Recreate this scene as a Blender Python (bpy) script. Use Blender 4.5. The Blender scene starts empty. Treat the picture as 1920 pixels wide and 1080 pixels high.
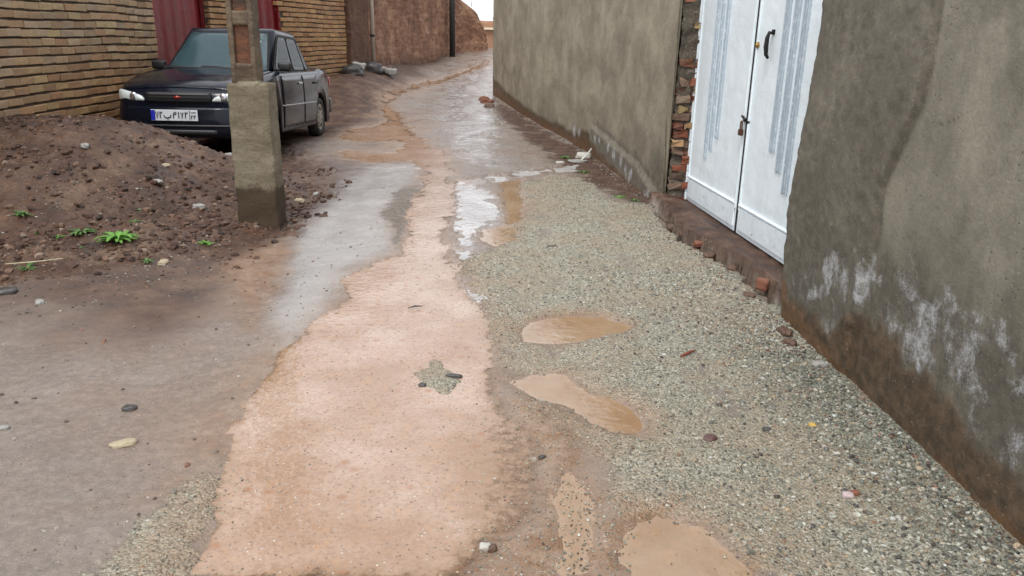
import bpy, bmesh, math, random
import numpy as np
from mathutils import Vector, Matrix
random.seed(7)
rng = np.random.default_rng(11)
S = bpy.context.scene
COL = S.collection

# ---------------------------------------------------------------- camera
cd = bpy.data.cameras.new('camera')
cd.sensor_width = 36.0
cd.lens = 36.0 * 1450 / 1920
cd.clip_start = 0.05
cd.clip_end = 2000
cam = bpy.data.objects.new('camera', cd)
COL.objects.link(cam)
p_, r_ = math.radians(18.1), math.radians(1.0)
fw = Vector((0, math.cos(p_), -math.sin(p_)))
u0 = Vector((0, math.sin(p_), math.cos(p_)))
r0 = Vector((1, 0, 0))
rt = math.cos(r_) * r0 + math.sin(r_) * u0
up = -math.sin(r_) * r0 + math.cos(r_) * u0
M = Matrix((rt, up, -fw)).transposed().to_4x4()
M.translation = Vector((0, 0, 1.5))
cam.matrix_world = M
S.camera = cam

# ---------------------------------------------------------------- sky, sun, exposure
SUN_EL, SUN_AZ = math.radians(58), math.radians(200)
world = bpy.data.worlds.new('World')
S.world = world
world.use_nodes = True
wn = world.node_tree
wn.nodes.clear()
wo = wn.nodes.new('ShaderNodeOutputWorld')
wb = wn.nodes.new('ShaderNodeBackground')
sky = wn.nodes.new('ShaderNodeTexSky')
sky.sky_type = 'NISHITA'
sky.sun_disc = False
sky.sun_elevation = SUN_EL
sky.sun_rotation = SUN_AZ
sky.air_density = 1.0
sky.dust_density = 6.0
hs = wn.nodes.new('ShaderNodeHueSaturation')
hs.inputs['Saturation'].default_value = 0.22
mxw = wn.nodes.new('ShaderNodeMix')
mxw.data_type = 'RGBA'
mxw.inputs[0].default_value = 0.6
mxw.inputs[7].default_value = (13.5, 14.0, 14.9, 1)      # even cloud deck
wn.links.new(sky.outputs[0], hs.inputs['Color'])
wn.links.new(hs.outputs[0], mxw.inputs[6])
wn.links.new(mxw.outputs[2], wb.inputs[0])
wb.inputs[1].default_value = 0.12
wn.links.new(wb.outputs[0], wo.inputs[0])
sd = bpy.data.lights.new('sun', 'SUN')
sd.energy = 1.4
sd.angle = math.radians(14)
sd.color = (1, 0.96, 0.9)
sun = bpy.data.objects.new('sun', sd)
COL.objects.link(sun)
sun.rotation_euler = (math.radians(90) - SUN_EL, 0, math.radians(180) - SUN_AZ)
S.view_settings.view_transform = 'Standard'
S.view_settings.look = 'None'
S.view_settings.exposure = 0.25
S.view_settings.gamma = 1.0

# ---------------------------------------------------------------- numpy noise
_T = np.random.default_rng(3).random((64, 256, 256)).astype(np.float32)
def vnoise(x, y, k=0):
    xi = np.floor(x).astype(int); yi = np.floor(y).astype(int)
    fx = x - xi; fy = y - yi
    fx = fx * fx * (3 - 2 * fx); fy = fy * fy * (3 - 2 * fy)
    T = _T[k % 64]
    a = T[xi & 255, yi & 255]; b = T[(xi + 1) & 255, yi & 255]
    c = T[xi & 255, (yi + 1) & 255]; d = T[(xi + 1) & 255, (yi + 1) & 255]
    return (a * (1 - fx) + b * fx) * (1 - fy) + (c * (1 - fx) + d * fx) * fy * 1.0
def fbm(x, y, sc, oct=4, k=0, gain=.5):
    s = 0; a = 1; t = 0
    for i in range(oct):
        s = s + a * (vnoise(x * sc + 17.3 * i, y * sc + 5.1 * i, k + i) - .5)
        t += a; a *= gain; sc *= 2.03
    return s / t * 2          # about -1..1
def sm(t):
    t = np.clip(t, 0, 1)
    return t * t * (3 - 2 * t)
def sdf(px, py, poly):
    """signed distance to a polygon, positive inside"""
    P = np.array(poly, float); n = len(P)
    d = np.full(px.shape, 1e9); ins = np.zeros(px.shape, bool)
    for i in range(n):
        ax, ay = P[i]; bx, by = P[(i + 1) % n]
        ex, ey = bx - ax, by - ay
        t = np.clip(((px - ax) * ex + (py - ay) * ey) / (ex * ex + ey * ey + 1e-12), 0, 1)
        d = np.minimum(d, (px - ax - t * ex) ** 2 + (py - ay - t * ey) ** 2)
        c = (ay > py) != (by > py)
        with np.errstate(divide='ignore', invalid='ignore'):
            xx = ax + (py - ay) / (by - ay + 1e-15) * ex
        ins ^= c & (px < xx)
    d = np.sqrt(d)
    return np.where(ins, d, -d)

# ---------------------------------------------------------------- object helpers
def tag(o, label=None, cat=None, group=None, kind=None):
    if label: o['label'] = label
    if cat: o['category'] = cat
    if group: o['group'] = group
    if kind: o['kind'] = kind
    return o
def thing(name, label, cat, loc=(0, 0, 0), rz=0.0, group=None):
    o = bpy.data.objects.new(name, None)
    o.empty_display_size = .1
    COL.objects.link(o)
    o.location = loc
    o.rotation_euler = (0, 0, rz)
    return tag(o, label, cat, group)
def link_mesh(name, me, mat=None, parent=None):
    o = bpy.data.objects.new(name, me)
    COL.objects.link(o)
    if mat: me.materials.append(mat)
    if parent: o.parent = parent
    return o
def from_arrays(name, V, Fq, mat=None, parent=None, smooth=True):
    """V (n,3); Fq (m,3|4)"""
    V = np.ascontiguousarray(V, np.float32); Fq = np.ascontiguousarray(Fq, np.int32)
    me = bpy.data.meshes.new(name)
    m, k = Fq.shape
    me.vertices.add(len(V)); me.vertices.foreach_set('co', V.ravel())
    me.loops.add(m * k); me.loops.foreach_set('vertex_index', Fq.ravel())
    me.polygons.add(m)
    me.polygons.foreach_set('loop_start', np.arange(0, m * k, k, dtype=np.int32))
    me.polygons.foreach_set('loop_total', np.full(m, k, np.int32))
    me.polygons.foreach_set('use_smooth', np.full(m, smooth, bool))
    me.update(calc_edges=True)
    return link_mesh(name, me, mat, parent)
def attr(o, name, A):
    A = np.ascontiguousarray(A, np.float32)
    a = o.data.color_attributes.new(name, 'FLOAT_COLOR', 'POINT')
    a.data.foreach_set('color', A.ravel())
def grid_faces(nu, nv):
    i = np.arange(nu - 1)[:, None] * nv + np.arange(nv - 1)[None, :]
    return np.stack([i, i + nv, i + nv + 1, i + 1], -1).reshape(-1, 4)
def bm_obj(name, bm, mat=None, parent=None, smooth=False):
    bmesh.ops.recalc_face_normals(bm, faces=bm.faces)
    me = bpy.data.meshes.new(name)
    bm.to_mesh(me); bm.free()
    if smooth:
        for p in me.polygons: p.use_smooth = True
    return link_mesh(name, me, mat, parent)
def box(bm, c, s, rot=None, bev=0.0, seg=2):
    r = bmesh.ops.create_cube(bm, size=1.0)
    vs = r['verts']
    m = Matrix.Diagonal((s[0], s[1], s[2], 1))
    if rot is not None:
        m = rot.to_4x4() @ m
    m = Matrix.Translation(c) @ m
    bmesh.ops.transform(bm, matrix=m, verts=vs)
    if bev > 0:
        es = list({e for v in vs for e in v.link_edges})
        bmesh.ops.bevel(bm, geom=es, offset=bev, segments=seg, affect='EDGES', profile=.5)
def tube(bm, pts, r, n=8, cap=True):
    pts = [Vector(p) for p in pts]
    rings = []
    rr = r if isinstance(r, (list, tuple)) else [r] * len(pts)
    for i, p in enumerate(pts):
        d = (pts[min(i + 1, len(pts) - 1)] - pts[max(i - 1, 0)]).normalized()
        a = d.orthogonal().normalized() if i == 0 else (rings[-1][1] - rings[-1][1].dot(d) * d).normalized()
        b = d.cross(a)
        vs = [bm.verts.new(p + rr[i] * (math.cos(t) * a + math.sin(t) * b)) for t in [2 * math.pi * k / n for k in range(n)]]
        rings.append((vs, a))
    for (A, _), (B, _) in zip(rings, rings[1:]):
        for k in range(n):
            bm.faces.new((A[k], A[(k + 1) % n], B[(k + 1) % n], B[k]))
    if cap:
        bm.faces.new(rings[0][0][::-1]); bm.faces.new(rings[-1][0])
def lathe(bm, prof, n=40, axis='Y', c=(0, 0, 0)):
    """prof: (radius, offset along axis)"""
    R = []
    for r, a in prof:
        ring = []
        for k in range(n):
            t = 2 * math.pi * k / n
            if axis == 'Y': p = (c[0] + r * math.cos(t), c[1] + a, c[2] + r * math.sin(t))
            else: p = (c[0] + r * math.cos(t), c[1] + r * math.sin(t), c[2] + a)
            ring.append(bm.verts.new(p))
        R.append(ring)
    for A, B in zip(R, R[1:]):
        for k in range(n):
            bm.faces.new((A[k], A[(k + 1) % n], B[(k + 1) % n], B[k]))
    bm.faces.new(R[0]); bm.faces.new(R[-1][::-1])

# ---------------------------------------------------------------- shader helpers
class NT:
    def __init__(s, name):
        s.m = bpy.data.materials.new(name); s.m.use_nodes = True
        s.t = s.m.node_tree; s.t.nodes.clear()
        s.out = s.t.nodes.new('ShaderNodeOutputMaterial')
        s.b = s.t.nodes.new('ShaderNodeBsdfPrincipled')
        s.t.links.new(s.b.outputs[0], s.out.inputs[0])
        g = s.t.nodes.new('ShaderNodeNewGeometry'); s.pos = g.outputs['Position']
        s.geo = g
    def L(s, a, b): s.t.links.new(a, b)
    def put(s, sock, v):
        if v is None: return
        if hasattr(v, 'is_output') or isinstance(v, bpy.types.NodeSocket): s.L(v, sock)
        elif isinstance(v, (tuple, list)) and len(v) == 3 and sock.type == 'RGBA': sock.default_value = (*v, 1)
        else: sock.default_value = v
    def map(s, vec, scale):
        n = s.t.nodes.new('ShaderNodeMapping'); s.put(n.inputs[0], vec); n.inputs['Scale'].default_value = scale
        return n.outputs[0]
    def noise(s, sc, det=4, rough=.55, vec=None, dist=0.0, col=False):
        n = s.t.nodes.new('ShaderNodeTexNoise'); s.put(n.inputs['Vector'], vec if vec is not None else s.pos)
        n.inputs['Scale'].default_value = sc; n.inputs['Detail'].default_value = det
        n.inputs['Roughness'].default_value = rough; n.inputs['Distortion'].default_value = dist
        return n.outputs['Color' if col else 'Fac']
    def voro(s, sc, vec=None, out='Color', feat='F1', rnd=1.0):
        n = s.t.nodes.new('ShaderNodeTexVoronoi'); n.feature = feat
        s.put(n.inputs['Vector'], vec if vec is not None else s.pos)
        n.inputs['Scale'].default_value = sc; n.inputs['Randomness'].default_value = rnd
        return n.outputs[out]
    def attr(s, name):
        n = s.t.nodes.new('ShaderNodeAttribute'); n.attribute_name = name
        return n.outputs['Color'], n.outputs['Alpha']
    def sep(s, c):
        n = s.t.nodes.new('ShaderNodeSeparateColor'); s.put(n.inputs[0], c); return n.outputs
    def xyz(s, c):
        n = s.t.nodes.new('ShaderNodeSeparateXYZ'); s.put(n.inputs[0], c); return n.outputs
    def rng(s, v, a, b, c=0.0, d=1.0):
        n = s.t.nodes.new('ShaderNodeMapRange'); s.put(n.inputs[0], v)
        n.interpolation_type = 'SMOOTHSTEP'
        for i, x in enumerate((a, b, c, d)): n.inputs[i + 1].default_value = x
        return n.outputs[0]
    def math(s, op, a, b=0.0, clamp=False):
        n = s.t.nodes.new('ShaderNodeMath'); n.operation = op; n.use_clamp = clamp
        s.put(n.inputs[0], a); s.put(n.inputs[1], b); return n.outputs[0]
    def mix(s, f, a, b, mode='MIX'):
        n = s.t.nodes.new('ShaderNodeMix'); n.data_type = 'RGBA'; n.blend_type = mode
        s.put(n.inputs[0], f); s.put(n.inputs[6], a); s.put(n.inputs[7], b); return n.outputs[2]
    def ramp(s, v, stops, interp='LINEAR'):
        n = s.t.nodes.new('ShaderNodeValToRGB'); s.put(n.inputs[0], v)
        n.color_ramp.interpolation = interp
        e = n.color_ramp.elements
        while len(e) < len(stops): e.new(.5)
        for q, (p, c) in zip(e, stops): q.position = p; q.color = (*c, 1)
        return n.outputs[0]
    def bump(s, h, dist, strength=1.0, normal=None):
        n = s.t.nodes.new('ShaderNodeBump'); s.put(n.inputs['Height'], h)
        n.inputs['Distance'].default_value = dist; s.put(n.inputs['Strength'], strength)
        if normal is not None: s.L(normal, n.inputs['Normal'])
        return n.outputs[0]
    def done(s, col=None, rough=None, nrm=None, metal=None, spec=None):
        s.put(s.b.inputs['Base Color'], col); s.put(s.b.inputs['Roughness'], rough)
        if nrm is not None: s.L(nrm, s.b.inputs['Normal'])
        if metal is not None: s.put(s.b.inputs['Metallic'], metal)
        if spec is not None: s.put(s.b.inputs['Specular IOR Level'], spec)
        return s.m
def simple(name, c, rough=.6, metal=0.0, var=.25, sc=8.0, bump=0.002, bsc=60, coat=0.0, dirt=None):
    n = NT(name)
    tc = n.t.nodes.new('ShaderNodeTexCoord').outputs['Object']
    f = n.noise(sc, 6, .6, vec=tc)
    a = tuple(x * (1 - var) for x in c); b = tuple(min(1, x * (1 + var)) for x in c)
    col = n.mix(f, a, b)
    if dirt is not None:
        col = n.mix(n.rng(n.noise(sc * 2.3, 8, .7, vec=tc), .5, .68), col, dirt)
    nr = n.bump(n.noise(bsc, 5, .6, vec=tc), bump) if bump else None
    m = n.done(col, rough, nr, metal)
    if coat: n.b.inputs['Coat Weight'].default_value = coat; n.b.inputs['Coat Roughness'].default_value = .05
    return m

# ================================================================ TERRAIN
def g0(x, y):
    x = np.asarray(x, float); y = np.asarray(y, float)
    r = np.where(y < 10, 0, np.where(y < 30, .95 * ((np.clip(y, 10, 30) - 10) / 20) ** 2, .95 + .03 * (np.minimum(y, 36) - 30)))
    bank = .5 * sm((-1.8 - x) / 2.0) * sm((y - 13) / 4) * (1 - sm((y - 20) / 8))
    mound = .70 * sm((-1.75 - x) / 2.3) * sm((y - 4.2) / 2.9) * (1 - sm((y - 7.6) / 1.1))
    berm = .05 * sm((x - (1.45 - np.clip(y - 10, 0, 9) * .19)) / .5) * sm((y - 6) / 2)
    return r + bank + mound + berm
# areas of the lane, traced in metres on the ground
STREAM = [(-0.941, 1.862), (-0.952, 2.116), (-1.039, 2.433), (-1.095, 2.75), (-1.102, 3.038), (-1.13, 3.32), (-1.103, 3.583), (-1.086, 3.882), (-1.01, 4.33), (-1.066, 4.751), (-0.961, 5.128), (-0.801, 5.302), (-0.841, 5.723), (-0.896, 6.441), (-0.92, 7.617), (-1.046, 9.071), (-1.28, 9.571), (-1.711, 9.396), (-2.182, 9.774), (-2.221, 10.285), (-1.582, 10.265), (-1.531, 11.206), (-1.769, 11.516), (-2.188, 11.234), (-2.559, 11.531), (-2.712, 12.641), (-2.338, 12.965), (-2.205, 13.81), (-2.486, 14.667), (-2.674, 15.898), (-2.683, 17.303), (-2.291, 20.582), (-1.429, 24.685), (-0.943, 27.173), (-0.849, 25.958), (-1.502, 23.261), (-2.206, 19.804), (-2.524, 17.23), (-2.537, 15.972), (-2.356, 15.117), (-2.085, 14.285), (-1.803, 13.25), (-1.532, 12.15), (-1.243, 11.024), (-0.959, 10.389), (-0.744, 9.299), (-0.519, 6.678), (-0.544, 5.91), (-0.411, 5.164), (-0.299, 4.573), (-0.155, 4.279), (-0.1, 4.014), (-0.074, 3.56), (-0.089, 3.188), (-0.014, 2.979), (0.096, 2.793), (0.152, 2.586), (0.16, 2.334), (0.1, 2.147), (0.014, 2.061), (-0.083, 1.979), (-0.11, 1.883)]
SHEEN3 = [(-1.168, 28.249), (-0.895, 28.452), (-0.592, 18.274), (-0.332, 13.818), (-0.364, 10.711), (-0.284, 9.349), (-0.564, 9.739), (-1.019, 13.007), (-1.372, 16.166), (-1.543, 21.655)]
BERM = [(-0.492, 17.765), (-0.311, 15.003), (0.273, 11.322), (0.56, 9.441), (0.823, 8.067), (1.105, 7.273), (1.317, 7.169), (1.415, 7.299), (1.052, 10.385)]

SHEEN = [(-0.662, 8.397), (-0.323, 7.96), (-0.14, 7.168), (-0.121, 6.303), (-0.26, 5.93), (-0.219, 5.456), (-0.367, 5.166), (-0.272, 4.684), (-0.095, 4.379), (-0.1, 4.014), (-0.268, 4.091), (-0.419, 5.032), (-0.528, 6.677)]
SHEEN2 = [(-0.749, 8.07), (0.227, 9.091), (0.757, 9.463), (0.733, 9.145), (-0.021, 8.46), (-0.603, 7.647)]
P1 = [(0.032, 3.819), (0.077, 3.98), (0.304, 4.103), (0.516, 4.114), (0.678, 3.986), (0.633, 3.871), (0.395, 3.76), (0.224, 3.679), (0.06, 3.707)]
P2 = [(-0.017, 3.219), (0.107, 3.312), (0.257, 3.318), (0.363, 3.123), (0.519, 3.05), (0.569, 2.857), (0.515, 2.721), (0.415, 2.761), (0.316, 2.847), (0.237, 2.988), (0.078, 3.085)]
P3 = [(0.374, 2.126), (0.49, 2.203), (0.636, 2.148), (0.7, 2.001), (0.737, 1.906), (0.70, 1.7), (0.36, 1.7), (0.359, 1.896), (0.323, 1.991)]
P4 = [(0.167, 2.473), (0.27, 2.551), (0.284, 2.274), (0.285, 2.096), (0.249, 1.893), (0.155, 1.891), (0.149, 2.092)]
P5 = [(-0.268, 6.106), (-0.009, 6.217), (0.055, 5.784), (-0.124, 5.537), (-0.273, 5.761)]
P6 = [(-0.16, 8.127), (0.067, 8.47), (0.115, 7.441), (0.081, 6.517), (-0.032, 6.31), (-0.089, 7.172)]
MUDST = [(-0.062, 3.08), (0.103, 3.14), (0.272, 2.845), (0.35, 2.554), (0.35, 2.213), (0.552, 2.25), (0.706, 1.905), (0.7, 1.6), (-.11, 1.6), (-0.11, 1.883), (-0.088, 2.085), (0.084, 2.236)]
DARK = [(-1.122, 6.63), (-1.176, 7.734), (-0.971, 8.049), (-0.864, 7.356), (-0.9, 6.648), (-0.843, 5.889), (-0.856, 5.414), (-1.001, 6.237)]
DARK2 = [(-0.625, 7.931), (-0.223, 7.412), (-0.106, 6.711), (-0.276, 6.291), (-0.49, 6.181), (-0.545, 6.898)]
GRAVEL = [(-0.019, 8.14), (0.58, 8.691), (0.823, 8.067), (0.987, 7.142), (1.317, 7.169), (1.267, 6.218), (1.36, 5.635), (1.586, 5.429), (1.521, 4.787), (1.562, 4.37), (1.6, 4.095), (1.7, 2.025), (1.7, 1.5), (0.737, 1.5), (0.737, 1.906), (0.617, 2.221), (0.443, 2.246), (0.35, 2.554), (0.269, 2.799), (0.102, 3.086), (-0.043, 3.305), (-0.103, 3.628), (-0.174, 4.01), (-0.32, 4.795), (-0.337, 5.168), (-0.089, 5.775), (0.102, 6.32), (0.137, 7.191)]
GRAV2 = [(-1.17, 1.7), (-1.187, 2.053), (-1.124, 2.262), (-1.062, 2.433), (-0.98, 2.365), (-0.944, 2.116), (-0.88, 1.7)]
GRAV3 = [(-0.439, 3.289), (-0.362, 3.513), (-0.266, 3.296), (-0.211, 3.211), (-0.272, 3.072), (-0.401, 3.175)]
MOUND = [(-4, 4.0), (-3.075, 4.399), (-2.8, 4.598), (-2.445, 4.84), (-2.305, 5.091), (-1.922, 4.934), (-1.664, 5.83), (-1.779, 6.794), (-1.762, 7.824), (-2.25, 8.941), (-3.132, 10.896), (-5.058, 13.165), (-6, 7.784), (-6, 4)]
TOEWASH = [(-1.964, 5.052), (-1.745, 5.824), (-1.541, 5.369), (-1.383, 4.309), (-1.371, 3.791), (-1.661, 4.294)]
STRIP = [(-1.71, 6.0), (-1.762, 7.824), (-2.43, 9.973), (-2.135, 9.559), (-1.112, 9.26), (-1.131, 6.629), (-0.856, 5.414), (-1.09, 4.867), (-1.041, 4.328), (-1.116, 3.582), (-1.507, 4.303)]
SILL = [(1.30, 7.2), (1.432, 7.38), (1.80, 7.3), (2.2, 5.173), (2.2, 4.1), (1.57, 4.1), (1.561, 4.468), (1.555, 4.905), (1.50, 5.35), (1.377, 5.714), (1.302, 6.41)]

xs = np.concatenate([-4.9 - np.geomspace(.03, 200, 60)[::-1], np.arange(-4.9, -1.5, .02), np.arange(-1.5, 1.8, .011), 1.8 + np.geomspace(.03, 200, 50)])
ys = [1.15]
while ys[-1] < 45: ys.append(ys[-1] + max(.0085, .0038 * ys[-1]))
ys = np.concatenate([1.15 - np.geomspace(.03, 60, 30)[::-1], ys, 45 + np.geomspace(.3, 400, 40)])
GX, GY = np.meshgrid(xs, ys, indexing='ij')
BASE = g0(GX, GY)
wob = .06 * fbm(GX, GY, 4, 4, 1) + .035 * fbm(GX, GY, 17, 4, 9)
wobs = wob * np.clip(GY / 5, .6, 2)
def mask(poly, soft, w=1.0, off=0.0):
    P = np.array(poly); pad = .7
    out = np.zeros(GX.shape)
    ix = np.where((xs > P[:, 0].min() - pad) & (xs < P[:, 0].max() + pad))[0]
    iy = np.where((ys > P[:, 1].min() - pad) & (ys < P[:, 1].max() + pad))[0]
    sl = np.ix_(ix, iy)
    d = sdf(GX[sl], GY[sl], poly) + off + w * wobs[sl]
    out[sl] = sm(d / soft + .5)
    return out
mS = mask(STREAM, .14, 1.1); mP = {k: mask(v, .14, .9) for k, v in dict(P1=P1, P2=P2, P3=P3, P4=P4, P5=P5, P6=P6).items()}
mSh = np.maximum(mask(SHEEN, .16, 1.6), mask(SHEEN2, .10, 1.6) * .8)
mSh3 = mask(SHEEN3, .5, 3.5)
mud = mask(MUDST, .35, 2.5)
mD = np.maximum(mask(DARK, .08, 1.3), mask(DARK2, .08, 1.2))
mG1 = mask(GRAVEL, .32, 2.2) ; mG2 = np.maximum(mask(GRAV2, .25, 2), mask(GRAV3, .08, 1.5))
mSw = mask(STREAM, .22, 1.5, -.02) * (1 - .45 * sm((GY - 11) / 3)) * (1 - .62 * sm((GX + .38) / .4) * sm((3.3 - GY) / .5)); mW = mask(STREAM, .5, 2.5, .12)
mPw = {k: mask(v, .16, 1.2, -.01) for k, v in dict(P1=P1, P2=P2, P3=P3, P4=P4, P5=P5, P6=P6).items()}
mPo = np.maximum.reduce([mask(v, .22, 1.5, .05) for v in (P1, P2, P3, P4, P5, P6)])
wear = np.exp(-((GX - .95 + .05 * (GY - 3) + .10 * fbm(GX, GY, .9, 3, 95)) / .16) ** 2) + np.exp(-((GX - .15 - .02 * GY + .12 * fbm(GX, GY, .8, 3, 96)) / .14) ** 2)
wear *= sm((GY - 1.6) / .5) * (1 - sm((GY - 7) / 1))
mM = mask(MOUND, .3, 2.5); mT = mask(TOEWASH, .25, 1.5); mSt = mask(STRIP, .25, 1.5)
mB = mask(BERM, .2, 2); mSill = mask(SILL, .018, 1.3)
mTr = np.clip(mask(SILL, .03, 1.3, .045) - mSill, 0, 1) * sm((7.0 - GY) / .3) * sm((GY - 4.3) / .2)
leftd = sm((-1.2 - GX) / 1.4) * (1 - sm((GY - 9) / 2))
near_m = sm((GY - 2.75 + .35 * (GX + 1.2) + .5 * fbm(GX, GY, 1.2, 3, 66)) / 1.2) * sm((-1.45 - GX) / .5) * (1 - sm((GY - 9) / 2))
far_soil = sm((-2.2 - GX + .3 * fbm(GX, GY, .8, 3, 4)) / .7) * sm((GY - 10.5) / 2)
soil = np.clip(np.maximum.reduce([mM, mB, mT * .8, far_soil, mSill, mTr]), 0, 1)
big = fbm(GX, GY, 1.3, 4, 20)
mG1 = mG1 * (1 - .9 * mSill) * (1 - .9 * mTr) * (1 - np.clip(mP['P1'] + mP['P2'] + mP['P3'], 0, 1))
grav = np.clip(mG1 * (1 - .62 * wear * (.6 + .8 * fbm(GX, GY, 3, 4, 97))) + mG2 + .35 * mud, 0, 1)
water = np.clip(mS * (1 - .75 * mask(GRAV3, .1, 1.5)) + sum(mP.values()) , 0, 1)
# relief
lump = .9 * np.abs(fbm(GX, GY, 7, 4, 30)) ** 1.0 * .035 + .016 * fbm(GX, GY, 22, 3, 33)
relief = .010 * fbm(GX, GY, 2.2, 4, 40) + .0055 * fbm(GX, GY, 14, 4, 44) * (1 - .6 * mSt)
relief = relief * (1 - soil) + soil * ((lump - .02) * (.35 + .65 * mM * sm((GY - 5) / 1)) * 1.6 - .01) * (1 - .8 * mSill) * (1 - .55 * mB)
relief -= .010 * wear * mG1 - .004 * mG1
relief += grav * (.006 + .006 * fbm(GX, GY, 45, 2, 50))
relief -= .028 * mTr
relief += mSill * (.058 + .045 * sm((1.60 - .05 * (GY - 7) - GX) / .12) + .008 * fbm(GX, GY, 9, 3, 55))
rut = np.exp(-((GX + 1.3 + .03 * GY) / .10) ** 2) * sm((GY - 4) / 1) * (1 - sm((GY - 8.5) / 1))
relief -= .012 * rut + .012 * mD * 0
fade = 1 - .7 * sm((GY - 14) / 10)
dip = np.maximum.reduce([mS, .8 * mSh, .55 * mSh3] + list(mP.values()))
GZ = BASE + relief * fade + .006 * (1 - dip) - dip * (.016 + .0 * GX) * (1 + .5 * fbm(GX, GY, 3, 3, 61)) + .016 * mask(GRAV3, .1, 1.5)
GZ -= .55 * dip * np.maximum(relief, 0) * fade
WAT = BASE - .004
far_out = np.maximum(np.abs(GX) - 6, 0)

n = NT('wet lane ground')
c1, a1 = n.attr('m1'); c2, a2 = n.attr('m2')
G_, SO, DK = n.sep(c1)[0:3]; SH, ST, MU = n.sep(c2)[0:3]
nb = n.noise(1.7, 7, .6); nf = n.noise(26, 6, .65); nff = n.noise(140, 4, .6)
road = n.mix(nb, (.205, .165, .138), (.35, .29, .25))
warm = n.noise(.9, 5, .6)
road = n.mix(n.rng(warm, .45, .65, 0, .6), road, (.28, .19, .14))
road = n.mix(n.rng(nf, .35, .7), n.mix(.35, road, (.07, .06, .05)), road)
strip = n.mix(nb, (.34, .325, .31), (.49, .47, .45))  # lighter grey road, with pale wet sheen put into the colour
road = n.mix(n.math('MULTIPLY', ST, .75), road, strip)
soilc = n.ramp(n.noise(4, 8, .62), [(.3, (.028, .012, .006)), (.5, (.075, .034, .018)), (.72, (.17, .095, .055))])
soilc = n.mix(n.rng(n.noise(1.6, 6, .6), .52, .66, 0, .55), soilc, (.21, .14, .092))
soilc = n.mix(n.rng(nf, .4, .62), soilc, n.mix(.5, soilc, (.05, .025, .015)))
vc = n.voro(85, out='Color'); vs = n.sep(vc)
gcol = n.ramp(vs[0], [(0, (.13, .125, .10)), (.25, (.26, .25, .19)), (.55, (.38, .36, .275)), (.8, (.50, .48, .38)), (.93, (.42, .36, .26)), (1, (.60, .60, .54))])
vc2 = n.sep(n.voro(210, out='Color'))
gfine = n.ramp(vc2[0], [(0, (.16, .145, .11)), (.5, (.30, .28, .215)), (1, (.50, .46, .37))])
gsel = n.rng(vs[1], .45, .55)
gcol = n.mix(gsel, gfine, gcol)
gcol = n.mix(n.rng(n.noise(2.0, 6, .65), .40, .62, 0, .85), gcol, n.mix(nf, (.26, .20, .135), (.44, .36, .26)))
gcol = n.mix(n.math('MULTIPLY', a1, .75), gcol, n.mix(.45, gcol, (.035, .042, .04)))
col = n.mix(SO, road, soilc)
gm = n.rng(n.math('ADD', G_, n.math('MULTIPLY', n.math('SUBTRACT', nf, .5), .9)), .3, .6)
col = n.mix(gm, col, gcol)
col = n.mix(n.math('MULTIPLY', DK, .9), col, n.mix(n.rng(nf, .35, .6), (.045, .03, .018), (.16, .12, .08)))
mudc = n.mix(n.rng(n.noise(6, 6, .65), .35, .65), (.27, .15, .078), (.37, .255, .175))
col = n.mix(n.math('MULTIPLY', MU, n.rng(nf, .36, .6, .55, 1.0)), col, mudc)
col = n.mix(n.rng(nff, .3, .7, 0, .35), col, n.mix(.5, col, (0, 0, 0)))
# scattered grit everywhere
gs = n.voro(60, out='Distance'); gsc = n.sep(n.voro(60, out='Color'))
grit = n.math('MULTIPLY', n.rng(gs, .16, .26, 1, 0), n.rng(gsc[2], .80, .84))
col = n.mix(n.math('MULTIPLY', grit, .8), col, n.ramp(gsc[1], [(0, (.05, .045, .04)), (.4, (.12, .10, .085)), (.7, (.35, .33, .30)), (1, (.5, .48, .43))]))
rg = n.rng(n.noise(3.2, 6, .65), .35, .7, .20, .54)
rg = n.math('SUBTRACT', rg, n.math('MULTIPLY', SH, .42))
rg = n.math('ADD', rg, n.math('MULTIPLY', SO, .25), True)
rg = n.math('MAXIMUM', rg, .10)
vd = n.voro(85, out='Distance')
hg = n.math('MULTIPLY', n.math('SUBTRACT', 1.0, vd), gm)
b1 = n.bump(hg, .010, 1.0)
b2 = n.bump(n.noise(90, 6, .7), .005, n.math('SUBTRACT', 1.0, n.math('MULTIPLY', SH, .75)), b1)
b3 = n.bump(grit, .006, .7, b2)
ground_mat = n.done(col, rg, b3, spec=n.math('ADD', .45, n.math('MULTIPLY', SH, .45)))
gr = from_arrays('ground', np.stack([GX, GY, GZ], -1).reshape(-1, 3), grid_faces(len(xs), len(ys)), ground_mat)
one = np.ones_like(GX)
soil = np.clip(np.maximum(soil, .85 * near_m), 0, 1)
attr(gr, 'm1', np.stack([grav, soil, np.clip(mD + .8 * mTr, 0, 1), sm((GX - (1.05 - .12 * (GY - 2))) / .55 + .25 * fbm(GX, GY, 3, 3, 91)) * (1 - sm((GY - 3.6) / 1))], -1).reshape(-1, 4))  # dark soil in the doorstep trench doubles as painted cavity shade
attr(gr, 'm2', np.stack([np.clip(mSh + .8 * mSh3 + .4 * mSt + .35 * mask(DARK2, .2), 0, 1), np.clip(mSt + .35 * mSh3, 0, 1), np.clip(np.maximum.reduce([mud, .7 * mT, mW * .75 * (1 - .55 * mSt), mPo * .8]) * (1 - mask(GRAV3, .06, .5, .03)) * (1 - .9 * mD), 0, 1), one], -1).reshape(-1, 4))  # far sheen area also gets the pale strip tone as painted sheen
tag(gr, kind='structure')

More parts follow.
